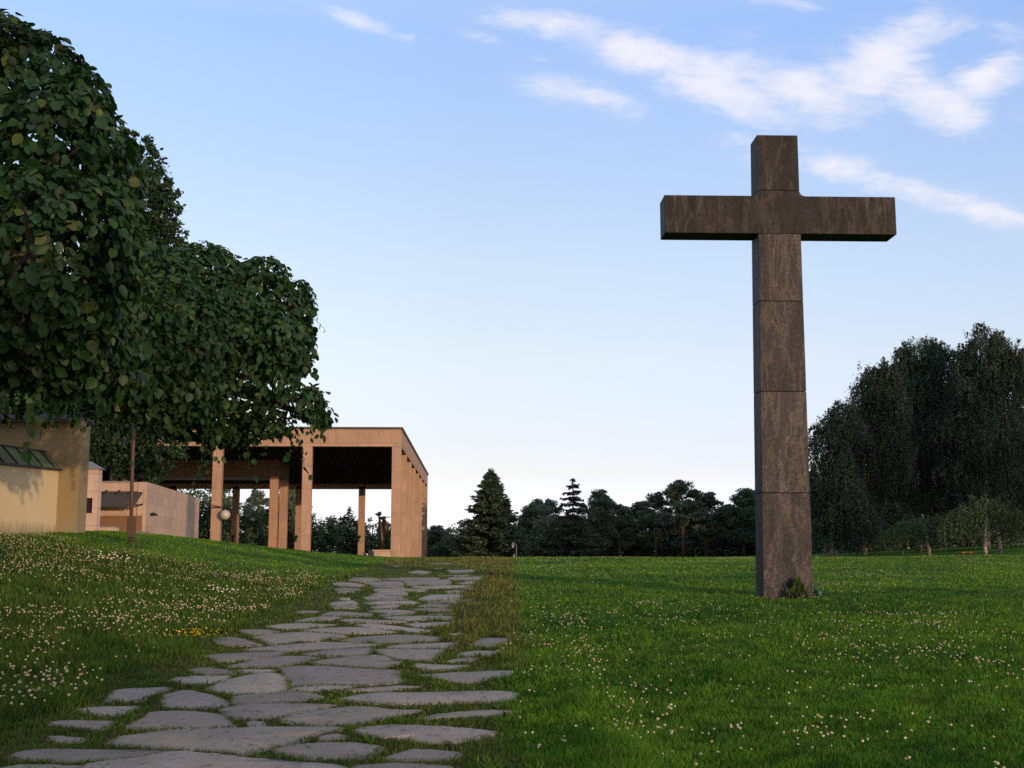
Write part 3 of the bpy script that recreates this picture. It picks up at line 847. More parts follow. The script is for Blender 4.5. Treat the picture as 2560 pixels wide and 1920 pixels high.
# ------------------------------------------------------------------ leaves
LEAF = np.array([(0, 0, 0), (.36, .16, .05), (.50, .42, .06), (.38, .72, .0), (0, 1.0, -.1), (-.38, .72, .0), (-.50, .42, .06), (-.36, .16, .05), (0, .35, -.06), (0, .7, -.07)])
LEAF_F = np.array([(0, 1, 8), (1, 2, 8), (8, 2, 9), (2, 3, 9), (3, 4, 9), (0, 8, 7), (7, 8, 6), (8, 9, 6), (6, 9, 5), (5, 9, 4)])
DIAMOND = np.array([(0, 0, 0), (.5, .45, .06), (0, 1, 0), (-.5, .45, .06)])
DIAMOND_F = np.array([(0, 1, 2), (0, 2, 3)])
def leaves(P, N, Td, L, Wd, col, shape=LEAF, faces=LEAF_F):
    """leaf at P, facing N, its tip along Td"""
    Td = norm(Td - N * np.sum(Td * N, 1, keepdims=True)); S = np.cross(Td, N)
    V = P[:, None, :] + S[:, None, :] * (shape[None, :, 0:1] * Wd[:, None, None]) + Td[:, None, :] * (shape[None, :, 1:2] * L[:, None, None]) + N[:, None, :] * (shape[None, :, 2:3] * L[:, None, None])
    k = len(shape)
    Fa = (np.arange(len(P))[:, None, None] * k + faces[None]).reshape(-1, 3)
    T = np.repeat(col, k, 0)
    return V.reshape(-1, 3), Fa, T
def rand_dir(n, r):
    return norm(r.normal(size=(n, 3)))

# ------------------------------------------------------------------ weeping elms beside the wall
def elm(blobs, inner, trunk, label, seed, L0, dens):
    r = np.random.default_rng(seed)
    B = []
    for px, py, Y, rx, ry in blobs:
        c = W(px, py, Y); s = Y / F
        B.append((np.array(c), np.array([rx * s, max(.35, .8 * (rx + ry) / 2 * s), ry * s])))
    I = []
    for px, py, Y, rx, ry in inner:
        c = W(px, py, Y); s = Y / F
        I.append((np.array(c), np.array([rx * s, .7, ry * s])))
    Ps, Ns, Ks = [], [], []
    for shell, dn in ((1.0, dens), (.84, dens * .6), (.62, dens * .35)):
        for c, rad in B:
            area = 4 * math.pi * ((rad[0] * rad[1]) ** 1.6 / 3 + (rad[0] * rad[2]) ** 1.6 / 3 + (rad[1] * rad[2]) ** 1.6 / 3) ** (1 / 1.6)
            n = int(area * dn * shell ** 2)
            d = rand_dir(n, r)
            lump = 1 + .05 * np.sin(d[:, 0] * 9 + c[0] * 5) * np.sin(d[:, 2] * 8 + c[2] * 3) + r.normal(0, .025, n)
            p = c + d * rad * (shell * lump)[:, None]
            keep = np.ones(n, bool)
            if shell > .8:      # hollows between the hanging sprays
                f = 5.2
                hol = np.sin(p[:, 0] * f + 1.3 * np.sin(p[:, 2] * f * .7)) + np.sin(p[:, 2] * f * .8 + 1.7 * np.sin(p[:, 0] * f * .6 + 2)) + np.sin(p[:, 1] * f + p[:, 0] * f * .5)
                keep &= hol < (.95 if shell > .9 else 1.8)
            for c2, r2 in B:
                if c2 is c: continue
                keep &= np.sum(((p - c2) / (r2 * shell * .95)) ** 2, 1) > 1
            Ps.append(p[keep]); Ns.append(norm(d / rad)[keep]); Ks.append(np.full(keep.sum(), shell))
    for c, rad in I:
        n = int(rad[0] * rad[2] * rad[1] * 8.0 * 60)
        p = c + rand_dir(n, r) * rad * (r.random((n, 1)) ** .4)
        Ps.append(p); Ns.append(rand_dir(n, r)); Ks.append(np.full(n, .6))
    shoots = []
    # loose shoots hanging out of the lower edge and breaking the outline
    for c, rad in B:
        for _ in range(int(26 * rad[0])):
            d = norm(r.normal(size=3) * np.array([1, 1, .5]) + np.array([0, -.3, -.15]))
            q = c + d * rad * 1.02
            if any(np.sum(((q - c2) / r2) ** 2) < .95 for c2, r2 in B if c2 is not c): continue
            m = r.integers(5, 12)
            tt = np.linspace(0, 1, m)[:, None]
            ln = r.uniform(.12, .42)
            p = q + d * tt * .16 + np.array([0, 0, -1]) * tt * ln + r.normal(0, .03, (m, 3))
            shoots.append(p[::3]); Ps.append(p); Ns.append(norm(np.tile(d, (m, 1)) + r.normal(0, .4, (m, 3)))); Ks.append(np.ones(m))
    P, N, K = np.concatenate(Ps), np.concatenate(Ns), np.concatenate(Ks)
    n = len(P)
    out = N.copy(); out[:, 2] = np.maximum(out[:, 2], -.2)
    Td = np.array([0, 0, -1.0]) + norm(N * np.array([1, 1, 0])) * .35 + r.normal(0, .38, (n, 3))
    Nn = norm(N * np.array([1, 1, .6]) + np.array([0, 0, .35]) + r.normal(0, .55, (n, 3)))
    L = L0 * r.uniform(.45, 1.25, n); Wd = L * r.uniform(.60, .95, n)
    col = np.array([.015, .045, .013]) * r.uniform(.5, 1.5, (n, 1)) * np.stack([r.uniform(.85, 1.2, n), np.ones(n), r.uniform(.7, 1.3, n)], 1)
    yel = (r.random(n) < .03)[:, None]
    col = np.where(yel, np.array([.050, .078, .014]) * r.uniform(.7, 1.2, (n, 1)), col)
    root = thing('weeping_elm', label, 'tree', trunk)
    V, Fa, T = leaves(P, Nn, Td, L, Wd, col)
    np_mesh('crown', V, Fa, M_leaf, root, tint=T)
    mb = MB()
    t0 = Vector(trunk); t0.z -= .2
    top = Vector((t0.x + .2, t0.y, t0.z + 3.4))
    mb.tube([t0, t0 + Vector((.05, .03, 1.2)), t0 + Vector((.12, 0, 2.4)), top], [.27, .22, .2, .17], 12)
    for c, rad in B:
        cc = Vector(c); mid = top.lerp(cc, .5) + Vector((0, 0, .35))
        mb.tube([top - Vector((0, 0, .3)), mid, cc], [.10, .06, .03], 7)
        for _ in range(3):
            e = cc + Vector(tuple(rand_dir(1, r)[0] * rad * .85))
            mb.tube([cc, cc.lerp(e, .5) + Vector((0, 0, .12)), e], [.028, .018, .008], 5)
    tr = mb.build('trunk', M_bark, root, smooth=True)
    tw = MB()
    for p in shoots:
        if len(p) > 1: tw.tube([Vector(tuple(q)) for q in p], .0022, 3, False)
    tag(tw.build('twigs', M_twig, root), kind='stuff')
    return root
def nearer(rows, k): return [(x, y, Y * k, rx, ry) for x, y, Y, rx, ry in rows]
elm(nearer([(-60, 330, 11.6, 290, 300), (60, 235, 11.6, 165, 165), (140, 430, 11, 190, 235), (80, 650, 10.5, 270, 240), (210, 560, 11, 135, 180),
     (60, 820, 10.8, 230, 130), (250, 760, 11.5, 100, 160), (-20, 100, 11.7, 100, 70), (285, 490, 11.6, 62, 110), (-10, 60, 11.7, 28, 36), (230, 260, 11.6, 40, 80), (150, 900, 11.2, 170, 80)], .75),
    nearer([(60, 960, 12.5, 300, 50), (60, 500, 12.5, 200, 300), (40, 260, 12.0, 150, 180), (120, 330, 11.8, 130, 150)], .75),
    (-5.0, 8.8, H(-5.0, 8.8)), 'near weeping elm with large leaves filling the upper left corner', 41, .083, 470)
elm(nearer([(480, 770, 16, 165, 150), (640, 790, 16, 130, 140), (560, 890, 15, 190, 165), (420, 880, 14, 165, 190), (650, 950, 15.5, 105, 125),
     (725, 850, 16, 60, 100), (705, 1000, 15.5, 85, 75), (330, 890, 13.5, 130, 150), (775, 1010, 15.5, 36, 42), (800, 1045, 15.5, 20, 18), (600, 1020, 15.5, 150, 80),
     (660, 700, 16.5, 62, 58), (500, 655, 16.5, 90, 50), (400, 720, 15, 90, 90), (745, 760, 16.3, 38, 60), (480, 1035, 15.5, 120, 60), (690, 1070, 15.5, 50, 30), (560, 1085, 15.5, 60, 25)], .78),
    nearer([(330, 1010, 16, 170, 50), (560, 1030, 16.5, 150, 50), (160, 970, 17, 230, 70), (450, 900, 16.5, 200, 130)], .78),
    (-6.6, 14.6, H(-6.6, 14.6)), 'drooping weeping elm whose low crown hangs in front of the columned hall', 42, .073, 530)
elm([(-250, 860, 26, 240, 150), (-40, 880, 26, 200, 140), (140, 890, 26, 170, 125), (300, 900, 25.5, 120, 110), (60, 960, 25, 190, 65), (250, 985, 25, 120, 55), (-300, 960, 25, 200, 60), (420, 850, 26, 110, 95), (520, 840, 26, 95, 90), (605, 830, 26, 85, 115), (480, 790, 26, 120, 120), (100, 660, 28, 200, 220), (-180, 700, 30, 260, 250), (450, 850, 22, 140, 120), (250, 800, 24, 160, 150), (-150, 900, 31, 220, 120), (60, 900, 32, 200, 115), (180, 910, 33, 110, 100), (-100, 960, 29, 200, 70), (120, 965, 29, 130, 60)],
    [(100, 930, 26, 260, 70)], (-11.2, 27.0, H(-11.2, 27.0)), 'dark weeping elm behind the nearer two, its shaded underside over the wall tops', 43, .15, 85)

# ------------------------------------------------------------------ the columned hall
def build_hall():
    Yf, Yb = 75.0, 117.6
    base = Vector((-20, 96, -.12))
    root = thing('columned_hall', 'open columned hall of orange limestone with flat roof at the top of the lawn', 'hall', base)
    cw = .58
    XR = W(999.5, 1391, Yf).x
    zt, zb, zbb = 7.88, 6.80, 6.50
    pit = 5.55
    front = [XR - cw - i * pit for i in range(7)]
    XL = front[-1]
    def column(x, y, w=cw, dp=cw, top=zb, bot=-.5):
        MB().box(x, x + w, y, y + dp, bot, top).build('column', M_column, root, bevel=.035)
    for x in front: column(x, Yf)
    for i in range(1, 7): column(XR - cw, Yf + i * (Yb - Yf) / 7)
    for px in (895.3, 737.5, 579, 421): column(W(px, 1300, Yb).x, Yb, .62)
    column(XR - cw, Yb, cw, cw)
    for i in range(1, 8): column(XL, Yf + i * (Yb - Yf) / 7)
    # entablature: a stone band on all four sides, above it a thin projecting metal edge
    MB().box(XL, XR, Yf - .002, Yf + .55, zb + .22, zt).build('frieze', M_frieze, root, bevel=.01)
    MB().box(XL, XR, Yf + .004, Yf + .55, zb, zb + .217).build('architrave', M_column, root)
    MB().box(XR - .55, XR + .002, Yf + .552, Yb + cw, zb + .22, zt).build('frieze', M_frieze, root, bevel=.01)
    MB().box(XR - .55, XR - .004, Yf + .552, Yb + cw, zb, zb + .217).build('architrave', M_column, root)
    MB().box(XL, XR - .552, Yb, Yb + cw, zbb, zt - .002).build('frieze', M_frieze, root)
    MB().box(XL - .002, XL + .55, Yf + .552, Yb - .002, zb, zt).build('frieze', M_frieze, root)
    e = .10
    x0, x1, y0, y1 = XL - e, XR + e, Yf - e, Yb + cw + e
    ox0, ox1, oy0, oy1 = W(377, 1200, 92.5).x, W(696, 1200, 88).x - .62, 88.6, 92.5
    roof = MB()
    for a, b, c, d in ((x0, ox0, y0, y1), (ox1, x1, y0, y1), (ox0, ox1, y0, oy0), (ox0, ox1, oy1, y1)):
        roof.box(a, b, c, d, zt + .004, zt + .13)
    roof.build('roof', M_roofmetal, root)
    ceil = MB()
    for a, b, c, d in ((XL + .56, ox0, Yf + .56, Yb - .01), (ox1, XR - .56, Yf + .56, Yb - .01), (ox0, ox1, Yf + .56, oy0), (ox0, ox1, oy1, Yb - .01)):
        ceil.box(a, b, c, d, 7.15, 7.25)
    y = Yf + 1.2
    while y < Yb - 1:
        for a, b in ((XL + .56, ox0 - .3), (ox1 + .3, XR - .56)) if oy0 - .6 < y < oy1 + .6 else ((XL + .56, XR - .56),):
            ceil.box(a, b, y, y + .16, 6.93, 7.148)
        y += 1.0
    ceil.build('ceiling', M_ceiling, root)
    # beams and columns round the roof opening
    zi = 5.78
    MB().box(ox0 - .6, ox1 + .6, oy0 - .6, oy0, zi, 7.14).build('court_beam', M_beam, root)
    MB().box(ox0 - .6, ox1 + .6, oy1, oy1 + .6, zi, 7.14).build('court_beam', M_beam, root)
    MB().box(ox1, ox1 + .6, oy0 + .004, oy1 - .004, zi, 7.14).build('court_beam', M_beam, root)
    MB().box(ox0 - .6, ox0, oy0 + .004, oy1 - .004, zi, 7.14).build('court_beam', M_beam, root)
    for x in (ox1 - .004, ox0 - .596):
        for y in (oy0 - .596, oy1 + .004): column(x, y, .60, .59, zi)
    MB().box(XL, XR, Yf - .25, Yb + cw + .25, -.5, -.08).build('floor', M_floor, root)
    return front, Yb
HFRONT, HYB = build_hall()
# globe lamp on the second column, torches on the rear columns
def globe_lamp():
    Y = 74.62
    a = W(529, 1268, 74.98); b = W(563, 1268, Y); c = W(563, 1287, Y)
    root = thing('globe_lamp', 'round white globe lamp hanging from an iron arm on the hall column', 'lamp', c)
    MB().tube([a + Vector((0, -.02, -.09)), a + Vector((.1, -.1, .0)), b, c + Vector((0, 0, .28))], .03, 8).tube([a + Vector((.0, -.02, .14)), a.lerp(b, .7) + Vector((0, 0, .02))], .02, 6).build('bracket', M_iron, root, smooth=True)
    pr = [(.31 * math.sin(math.pi * k / 16), -.31 * math.cos(math.pi * k / 16)) for k in range(1, 16)]
    MB().lathe(c, pr, 28).build('globe', M_globe, root, smooth=True)
globe_lamp()
def torch(px, label):
    c = W(px, 1343, HYB - .22)
    root = thing('wall_torch', label, 'wall lamp', c, 'torches on the rear columns')
    MB().lathe(c, [(.04, -.12), (.12, -.06), (.17, .04), (.16, .1), (.1, .16), (.05, .2)], 14).build('bowl', M_iron, root, smooth=True)
    MB().tube([c + Vector((0, 0, -.12)), c + Vector((-.03, .02, -.26)), c + Vector((-.12, .1, -.38)), c + Vector((-.12, .21, -.36))], .045, 8).lathe(c + Vector((-.02, 0, -.36)), [(.02, -.07), (.09, -.03), (.1, .02), (.05, .06)], 12).build('bracket', M_iron, root, smooth=True)
torch(582, 'iron torch on the rear column seen just right of the globe lamp')
torch(741, 'iron torch on the rear column beside the third front column')
torch(898, 'iron torch on the free rear column near the hall corner')
def statue():
    Y = 100.0
    g = W(950, 1391, Y); g.z = -.12
    root = thing('bronze_statue', 'dark bronze figure group reaching up under the hall roof', 'statue', g)
    s = Y / F
    P_ = lambda px, py, dy=0: W(px, py, Y) + Vector((0, dy, 0))
    MB().box(g.x - .9, g.x + 1.1, Y - .7, Y + .7, -.12, .55).build('plinth', M_floor, root, bevel=.02)
    body = MB()
    body.tube([P_(954, 1374), P_(954, 1345), P_(952, 1320), P_(949, 1300), P_(947, 1291), P_(946, 1287)], [.22, .26, .2, .1, .06, .05], 10)
    body.tube([P_(946, 1290), P_(948, 1285), P_(951, 1282.5), P_(953, 1281)], [.10, .19, .17, .08], 10)
    body.tube([P_(948, 1285), P_(943, 1286.5), P_(937, 1285)], [.15, .11, .03], 8)
    body.tube([P_(948, 1293), P_(955, 1296), P_(960, 1296), P_(965, 1292.5)], [.07, .14, .20, .07], 8)
    body.tube([P_(964, 1340, .3), P_(963, 1315, .3), P_(960, 1298, .2)], [.3, .24, .1], 8)
    body.tube([P_(965, 1293), P_(976, 1292.6)], [.04, .04], 6)
    body.build('figures', M_bronze, root, smooth=True)
statue()
gb = W(970, 1388, 86)
MB().box(gb.x - 1.0, gb.x + .5, 86, 86.6, -.12, .36).box(gb.x - 1.1, gb.x + .6, 85.9, 86.7, .362, .46).build('stone_bench', M_pink, None, (gb.x, 86.3, -.12), bevel=.01)
tag(bpy.data.objects['stone_bench'], 'low stone bench just inside the hall corner column', 'bench')

# ------------------------------------------------------------------ walls and low buildings on the left
def build_walls():
    X0, Ya, Yb = -13.0, 16.0, 38.0
    # ochre garden wall along the bank; its foot and its cap follow the slope in level steps of ground
    root = thing('garden_wall', 'ochre plastered wall with green copper cap, sunlit at the left edge', 'wall', (X0, 30, H(X0, 30)))
    ez = lambda y: 2.50 + (y - 32.8) * .035
    n = 12
    mb = MB(); ys = [Ya + (Yb - Ya) * i / n for i in range(n + 1)]
    sec = lambda y: [(X0 - .42, y, H(X0, y) - .5), (X0, y, H(X0, y) - .5), (X0, y, ez(y)), (X0 - .42, y, ez(y))]
    mb.hexa(sec(ys[0])[::-1], sec(ys[-1])[::-1])
    mb.build('wall', M_plaster, root, bevel=.01)
    cap = MB()
    prof = lambda y: [(X0 + .09, y, ez(y) - .01), (X0 + .09, y, ez(y) + .03), (X0 - .45, y, ez(y) + .56), (X0 - .99, y, ez(y) + .03), (X0 - .99, y, ez(y) - .01)]
    cap.hexa(prof(Ya)[::-1], prof(Yb)[::-1])
    capo = cap.build('cap', M_verdigris, root)
    seam = MB()
    y = Ya + .3
    while y < Yb - .2:
        seam.bar(Vector((X0 + .10, y, ez(y) + .045)), Vector((X0 - .45, y + .18, ez(y) + .60)), .035, .05)
        y += 1.0
    seam.bar((X0 - .45, Ya, ez(Ya) + .575), (X0 - .45, Yb, ez(Yb) + .575), .06, .05)
    seam.bar((X0 + .1, Ya, ez(Ya) + .005), (X0 + .1, Yb, ez(Yb) + .005), .03, .06)
    seam.build('seams', M_darktile, capo)
    # tall wall standing across it
    xe = W(197, 1200, 38.0).x
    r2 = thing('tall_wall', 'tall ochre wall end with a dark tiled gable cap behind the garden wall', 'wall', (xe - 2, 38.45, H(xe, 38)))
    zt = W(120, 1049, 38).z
    MB().box(-34, xe, 38.0, 38.9, H(xe, 38) - .5, zt).build('wall', M_plaster_shaded, r2, bevel=.012)
    zr = W(212, 1014, 38.4).z
    c = MB()
    c.hexa([(-34, 37.72, zt + .004), (-34, 38.45, zr), (-34, 39.18, zt + .004), (-34, 39.18, zt - .1), (-34, 38.95, zt + .0), (-34, 37.95, zt + .0), (-34, 37.72, zt - .1)][::-1],
           [(xe + .02, 37.72, zt + .004), (xe + .02, 38.45, zr), (xe + .02, 39.18, zt + .004), (xe + .02, 39.18, zt - .1), (xe + .02, 38.95, zt + .0), (xe + .02, 37.95, zt + .0), (xe + .02, 37.72, zt - .1)][::-1])
    x = xe - .15
    while x > -26:
        c.bar((x, 37.70, zt - .03), (x, 38.45, zr + .03), .09, .05); x -= .32
    c.build('cap', M_darktile, r2)
    # narrow pale stone house behind
    Y = 44.0
    a, b = W(196, 1300, Y).x, W(241, 1300, Y).x
    zt = W(225, 1173, Y).z; zg = H(b, Y) - .4
    wz0, wz1 = W(220, 1283, Y).z, W(220, 1245, Y).z
    wx = W(230.5, 1260, Y).x
    r3 = thing('stone_outbuilding', 'narrow pale pink stone wall with a small dark window behind the tall wall', 'building', (b - 1, Y + 2, zg))
    m = MB().box(a - 4, wx - .55, Y, Y + .42, zg, zt).box(wx, b, Y, Y + .42, zg, zt).box(wx - .55, wx, Y, Y + .42, zg, wz0).box(wx - .55, wx, Y, Y + .42, wz1, zt)
    m.build('wall', M_pink, r3)
    MB().box(wx - .55, wx, Y + .16, Y + .2, wz0, wz1).build('window', simple('dark glass', (.03, .015, .02), .15, var=.2, spec=.6), r3)
    MB().hexa([(a - 4.1, Y - .12, zt + .003), (b + .12, Y - .12, zt + .003), (b + .12, Y + .54, zt + .003), (a - 4.1, Y + .54, zt + .003)],
              [(a - 4.1, Y + .18, zt + .30), (b - .36, Y + .18, zt + .30), (b - .36, Y + .26, zt + .30), (a - 4.1, Y + .26, zt + .30)]).build('roof', M_lead, r3, bevel=.03)
    # low clad building with canopy
    A, Bp = W(368, 1205, 48.0), W(499, 1247, 61.3)
    zt = A.z; zg = H(A.x, 48) - .6
    r4 = thing('clad_building', 'low limestone clad building with a dark sloping canopy, left of the hall', 'building', (A.x - 1.5, 52, zg))
    dx = Vector((Bp.x - A.x, Bp.y - A.y)); nrm = Vector((-dx.y, dx.x)).normalized() * .35
    q = [(A.x + nrm.x, A.y), (A.x, A.y), (Bp.x, Bp.y), (Bp.x + nrm.x, Bp.y + nrm.y)]
    MB().hexa([(x, y, zg) for x, y in q], [(x, y, zt) for x, y in q]).build('side_wall', M_clad, r4, bevel=.008)
    MB().box(-17.5, A.x + nrm.x - .004, 48.06, 48.4, zg, zt - .003).build('front_wall', M_clad, r4)
    rp = [(-17.5, 48.42), (A.x - .2, 48.42), (Bp.x - .2, 61.0), (-17.5, 61.0)]
    MB().hexa([(x, y, zt - .25) for x, y in rp], [(x, y, zt - .1) for x, y in rp]).build('roof', M_lead, r4)
    MB().box(-17.5, A.x + nrm.x - .3, 48.0, 48.056, zt - .012, zt + .035).build('coping', M_lead, r4)
    zc1, zc0 = W(300, 1228, 48).z, W(300, 1264, 47).z
    xa = W(357, 1228, 48).x; xb = W(336, 1264, 47).x
    MB().hexa([(-17.5, 46.9, zc0 - .05), (xb, 46.9, zc0 - .05), (xa, 48.05, zc1 - .05), (-17.5, 48.05, zc1 - .05)],
              [(-17.5, 46.9, zc0), (xb, 46.9, zc0), (xa, 48.05, zc1), (-17.5, 48.05, zc1)]).build('canopy', M_copperdark, r4)
    canopy = [o for o in r4.children if o.name.startswith('canopy')][0]
    for px in (268, 300, 331):
        t0 = W(px, 1228, 47.99); MB().bar(t0 + Vector((0, 0, .03)), t0 + Vector((-.14, -.2, -.12)), .05).build('canopy_bracket', M_iron, canopy)
    br = MB()
    br.bar(W(338, 1262, 47), W(356, 1262, 47.9), .04); br.bar(W(338, 1266, 47), W(356, 1259, 47.9), .03)
    br.build('canopy_stay', M_iron, canopy)
    z0 = W(300, 1289, 48).z; xr = W(356, 1289, 48).x
    d = MB(); x = xr; k = 0
    while x > -17.3:
        d.box(x - .245, x, 48.0 - (.002 if k % 3 else .015), 48.058, zg, z0 - .0015 * (k % 5)); x -= .25; k += 1
    d.build('boarded_door', M_wood, r4)
    b0, b1 = W(239, 1325, 46.5), W(290, 1325, 46.5)
    zq = W(260, 1318, 46.5).z
    MB().box(b0.x - .5, b1.x, 46.5, 46.9, zg, zq).build('low_wall', M_pink, r4)
    lw = [o for o in r4.children if o.name.startswith('low_wall')][-1]
    MB().box(b0.x - .5, b1.x + .03, 46.46, 46.94, zq + .002, zq + .05).build('coping', M_lead, lw)
    b0, b1 = W(339, 1335, 46.5), W(364, 1335, 46.5)
    zq = W(350, 1333, 46.5).z
    MB().box(b0.x, b1.x, 46.5, 46.9, zg, zq).build('low_wall', M_pink, r4)
    lw = [o for o in r4.children if o.name.startswith('low_wall')][-1]
    MB().box(b0.x - .03, b1.x + .03, 46.46, 46.94, zq + .002, zq + .06).build('coping', M_lead, lw)
    c = W(381, 1289, 48.9); c.x += .06
    l4 = thing('wall_spout', 'small black wall lamp on the side of the clad building', 'wall lamp', c)
    MB().tube([c + Vector((-.16, .02, .05)), c + Vector((.0, 0, .06)), c + Vector((.16, .02, .02))], [.05, .07, .02], 8).build('shade', M_iron, l4)
    l4.name = 'wall_lamp'
build_walls()
def post():
    g = ground_hit(328, 1360)
    Y = g.y
    root = thing('metal_post', 'thin brown steel post with a switch box near its foot', 'post', g)
    top = W(332, 1040, Y)
    MB().tube([g - Vector((0, 0, .3)), g.lerp(top, .5), top + Vector((.02, 0, .9))], .052, 10).build('shaft', M_rust, root, smooth=True)
    a, b = W(329, 1343, Y), W(330, 1292, Y)
    MB().box(a.x - .12, a.x + .10, Y - .11, Y + .06, a.z, b.z).build('switch_box', M_rust, root, bevel=.01)
    MB().box(a.x - .1, a.x + .08, Y - .125, Y - .112, a.z + .04, b.z - .04).build('lid', M_rust, [o for o in root.children if 'box' in o.name][0])
    MB().tube([top + Vector((0, 0, -.1)), top + Vector((-.08, -.04, .05)), top + Vector((-.2, -.1, .12))], .025, 7).build('arm', M_iron, root, smooth=True)
post()

# ------------------------------------------------------------------ at the foot of the cross
def foot_plant():
    g = ground_hit(1972, 1493)
    g.y = CXY - .46
    g.z = H(g.x, g.y)
    r = np.random.default_rng(14)
    root = thing('leafy_plant', 'dark green leafy plant growing against the foot of the cross', 'plant', g)
    n = 260
    st = np.stack([g.x + r.normal(-.02, .12, n), g.y + r.normal(0, .05, n), np.zeros(n)], 1)
    hgt = .38 * np.exp(-((st[:, 0] - g.x) / .16) ** 2) * r.random(n) ** .6
    st[:, 2] = g.z + hgt
    d = norm(r.normal(0, .5, (n, 3)) + np.array([0, -.2, .8]))
    N = norm(np.cross(d, rand_dir(n, r)))
    V, Fa, T = leaves(st, N, d, r.uniform(.08, .17, n), r.uniform(.03, .05, n), np.array([.045, .075, .018]) * r.uniform(.5, 1.7, (n, 1)), DIAMOND, DIAMOND_F)
    np_mesh('leaves', V, Fa, M_leaf, root, tint=T)
    mb = MB()
    for k in range(0, n, 6): mb.tube([(st[k, 0] * .5 + g.x * .5, st[k, 1], g.z - .02), tuple(st[k])], .005, 5)
    tag(mb.build('stems', M_bark, root), kind='stuff')
    flower_clump('white_flower', 'single white flower at the foot of the cross', 2009, 1489, 5, (.015, .02), (.9, .88, .86), (.7, .5, .5), .024, .13, 9)
foot_plant()
def watering_can():
    Y = CXY + .22
    g = W(2046, 1487, Y); g.z = H(g.x, Y)
    x = g.x
    root = thing('watering_can', 'green plastic watering can tucked behind the cross', 'watering can', g)
    gm = simple('green plastic', (.008, .050, .026), .4, var=.15, spec=.3)
    dk = simple('dark green plastic', (.008, .03, .02), .3, var=.15, spec=.5)
    MB().lathe(g, [(.085, -.01), (.092, .01), (.095, .08), (.090, .13), (.08, .15), (.07, .152), (.07, .14)], 22).build('body', gm, root, smooth=True)
    MB().tube([(x - .085, Y, g.z + .14), (x - .08, Y, g.z + .22), (x - .03, Y, g.z + .275), (x + .05, Y, g.z + .27), (x + .095, Y, g.z + .22), (x + .105, Y, g.z + .14), (x + .09, Y, g.z + .06)], .014, 10).build('handle', dk, root, smooth=True)
    MB().tube([(x - .08, Y, g.z + .05), (x - .2, Y, g.z + .14), (x - .34, Y, g.z + .27)], [.022, .017, .014], 10).lathe((x - .34, Y, g.z + .265), [(.014, 0), (.035, .03), (.035, .036)], 12).build('spout', gm, root, smooth=True)
watering_can()

# ------------------------------------------------------------------ trees
def finish_tree(name, label, cat, base, foliage, trunk, bark, leafmat, group=None):
    V, Fa, T = foliage
    root = thing(name, label, cat, base, group)
    np_mesh('crown', V, Fa, leafmat, root, tint=T)
    trunk.build('trunk', bark, root, smooth=True)
    return root
def spruce(base, Ht, Rad, seed, whorls=24, per=9, gap=.0, col=(.030, .045, .020), dens=1.0, tips=1):
    r = np.random.default_rng(seed); base = Vector(base); b = np.array(base)
    Ps, Ds, Ls = [], [], []
    mb = MB().tube([base - Vector((0, 0, .4)), base + Vector((0, 0, Ht * .5)), base + Vector((0, 0, Ht))], [Ht * .018, Ht * .012, .01], 8)
    for w in range(whorls):
        h = .03 + .97 * (w / (whorls - 1)) ** .92
        rad = Rad * ((1 - h) ** .80 + .03) * (1.0 if h > .12 else .88)
        for k in range(per):
            th = r.uniform(0, 2 * np.pi); ln = rad * r.uniform(.62, 1.18)
            z0 = h * Ht + r.normal(0, .012 * Ht)
            m = max(4, int(ln * 15 * dens))
            s = r.random(m) ** .75
            droop = -.26 * s + .17 * s ** 3
            ax = np.array([np.cos(th), np.sin(th), 0])
            side = np.array([-np.sin(th), np.cos(th), 0])
            p = b + ax * (s * ln)[:, None] + np.array([0, 0, 1]) * (z0 + droop * ln)[:, None] + side * (r.normal(0, .11, m) * (1.1 - s) * ln * .8)[:, None]
            d = norm(ax * .8 + side * r.normal(0, .7, (m, 1)) + np.array([0, 0, -.35]) + r.normal(0, .25, (m, 3)))
            Ps.append(p); Ds.append(d); Ls.append(np.full(m, Ht * .045) * r.uniform(.6, 1.3, m))
            if k % 2 == 0: mb.tube([base + Vector((0, 0, z0)), Vector(tuple(b + ax * ln * .8 + np.array([0, 0, z0 - .17 * ln])))], [.035, .012], 4, False)
    for k in range(tips):
        m = 60
        ox = (k - (tips - 1) / 2) * Rad * .13
        s = r.random(m)
        p = b + np.stack([ox + r.normal(0, .05, m) * Ht * .08 * (1 - s), r.normal(0, .05, m) * Ht * .06, Ht * (.86 + (.14 - (.05 * abs(k - 1) if tips > 1 else 0)) * s)], 1)
        Ps.append(p); Ds.append(norm(r.normal(0, .6, (m, 3)) + np.array([0, 0, .7]))); Ls.append(np.full(m, Ht * .03))
    P, D, L = np.concatenate(Ps), np.concatenate(Ds), np.concatenate(Ls)
    n = len(P); N = norm(np.cross(D, rand_dir(n, r)) + np.array([0, 0, .4]))
    c = np.array(col) * r.uniform(.55, 1.5, (n, 1)) * np.array([1, 1, 1])
    return leaves(P, N, D, L, L * .42, c, DIAMOND, DIAMOND_F), mb
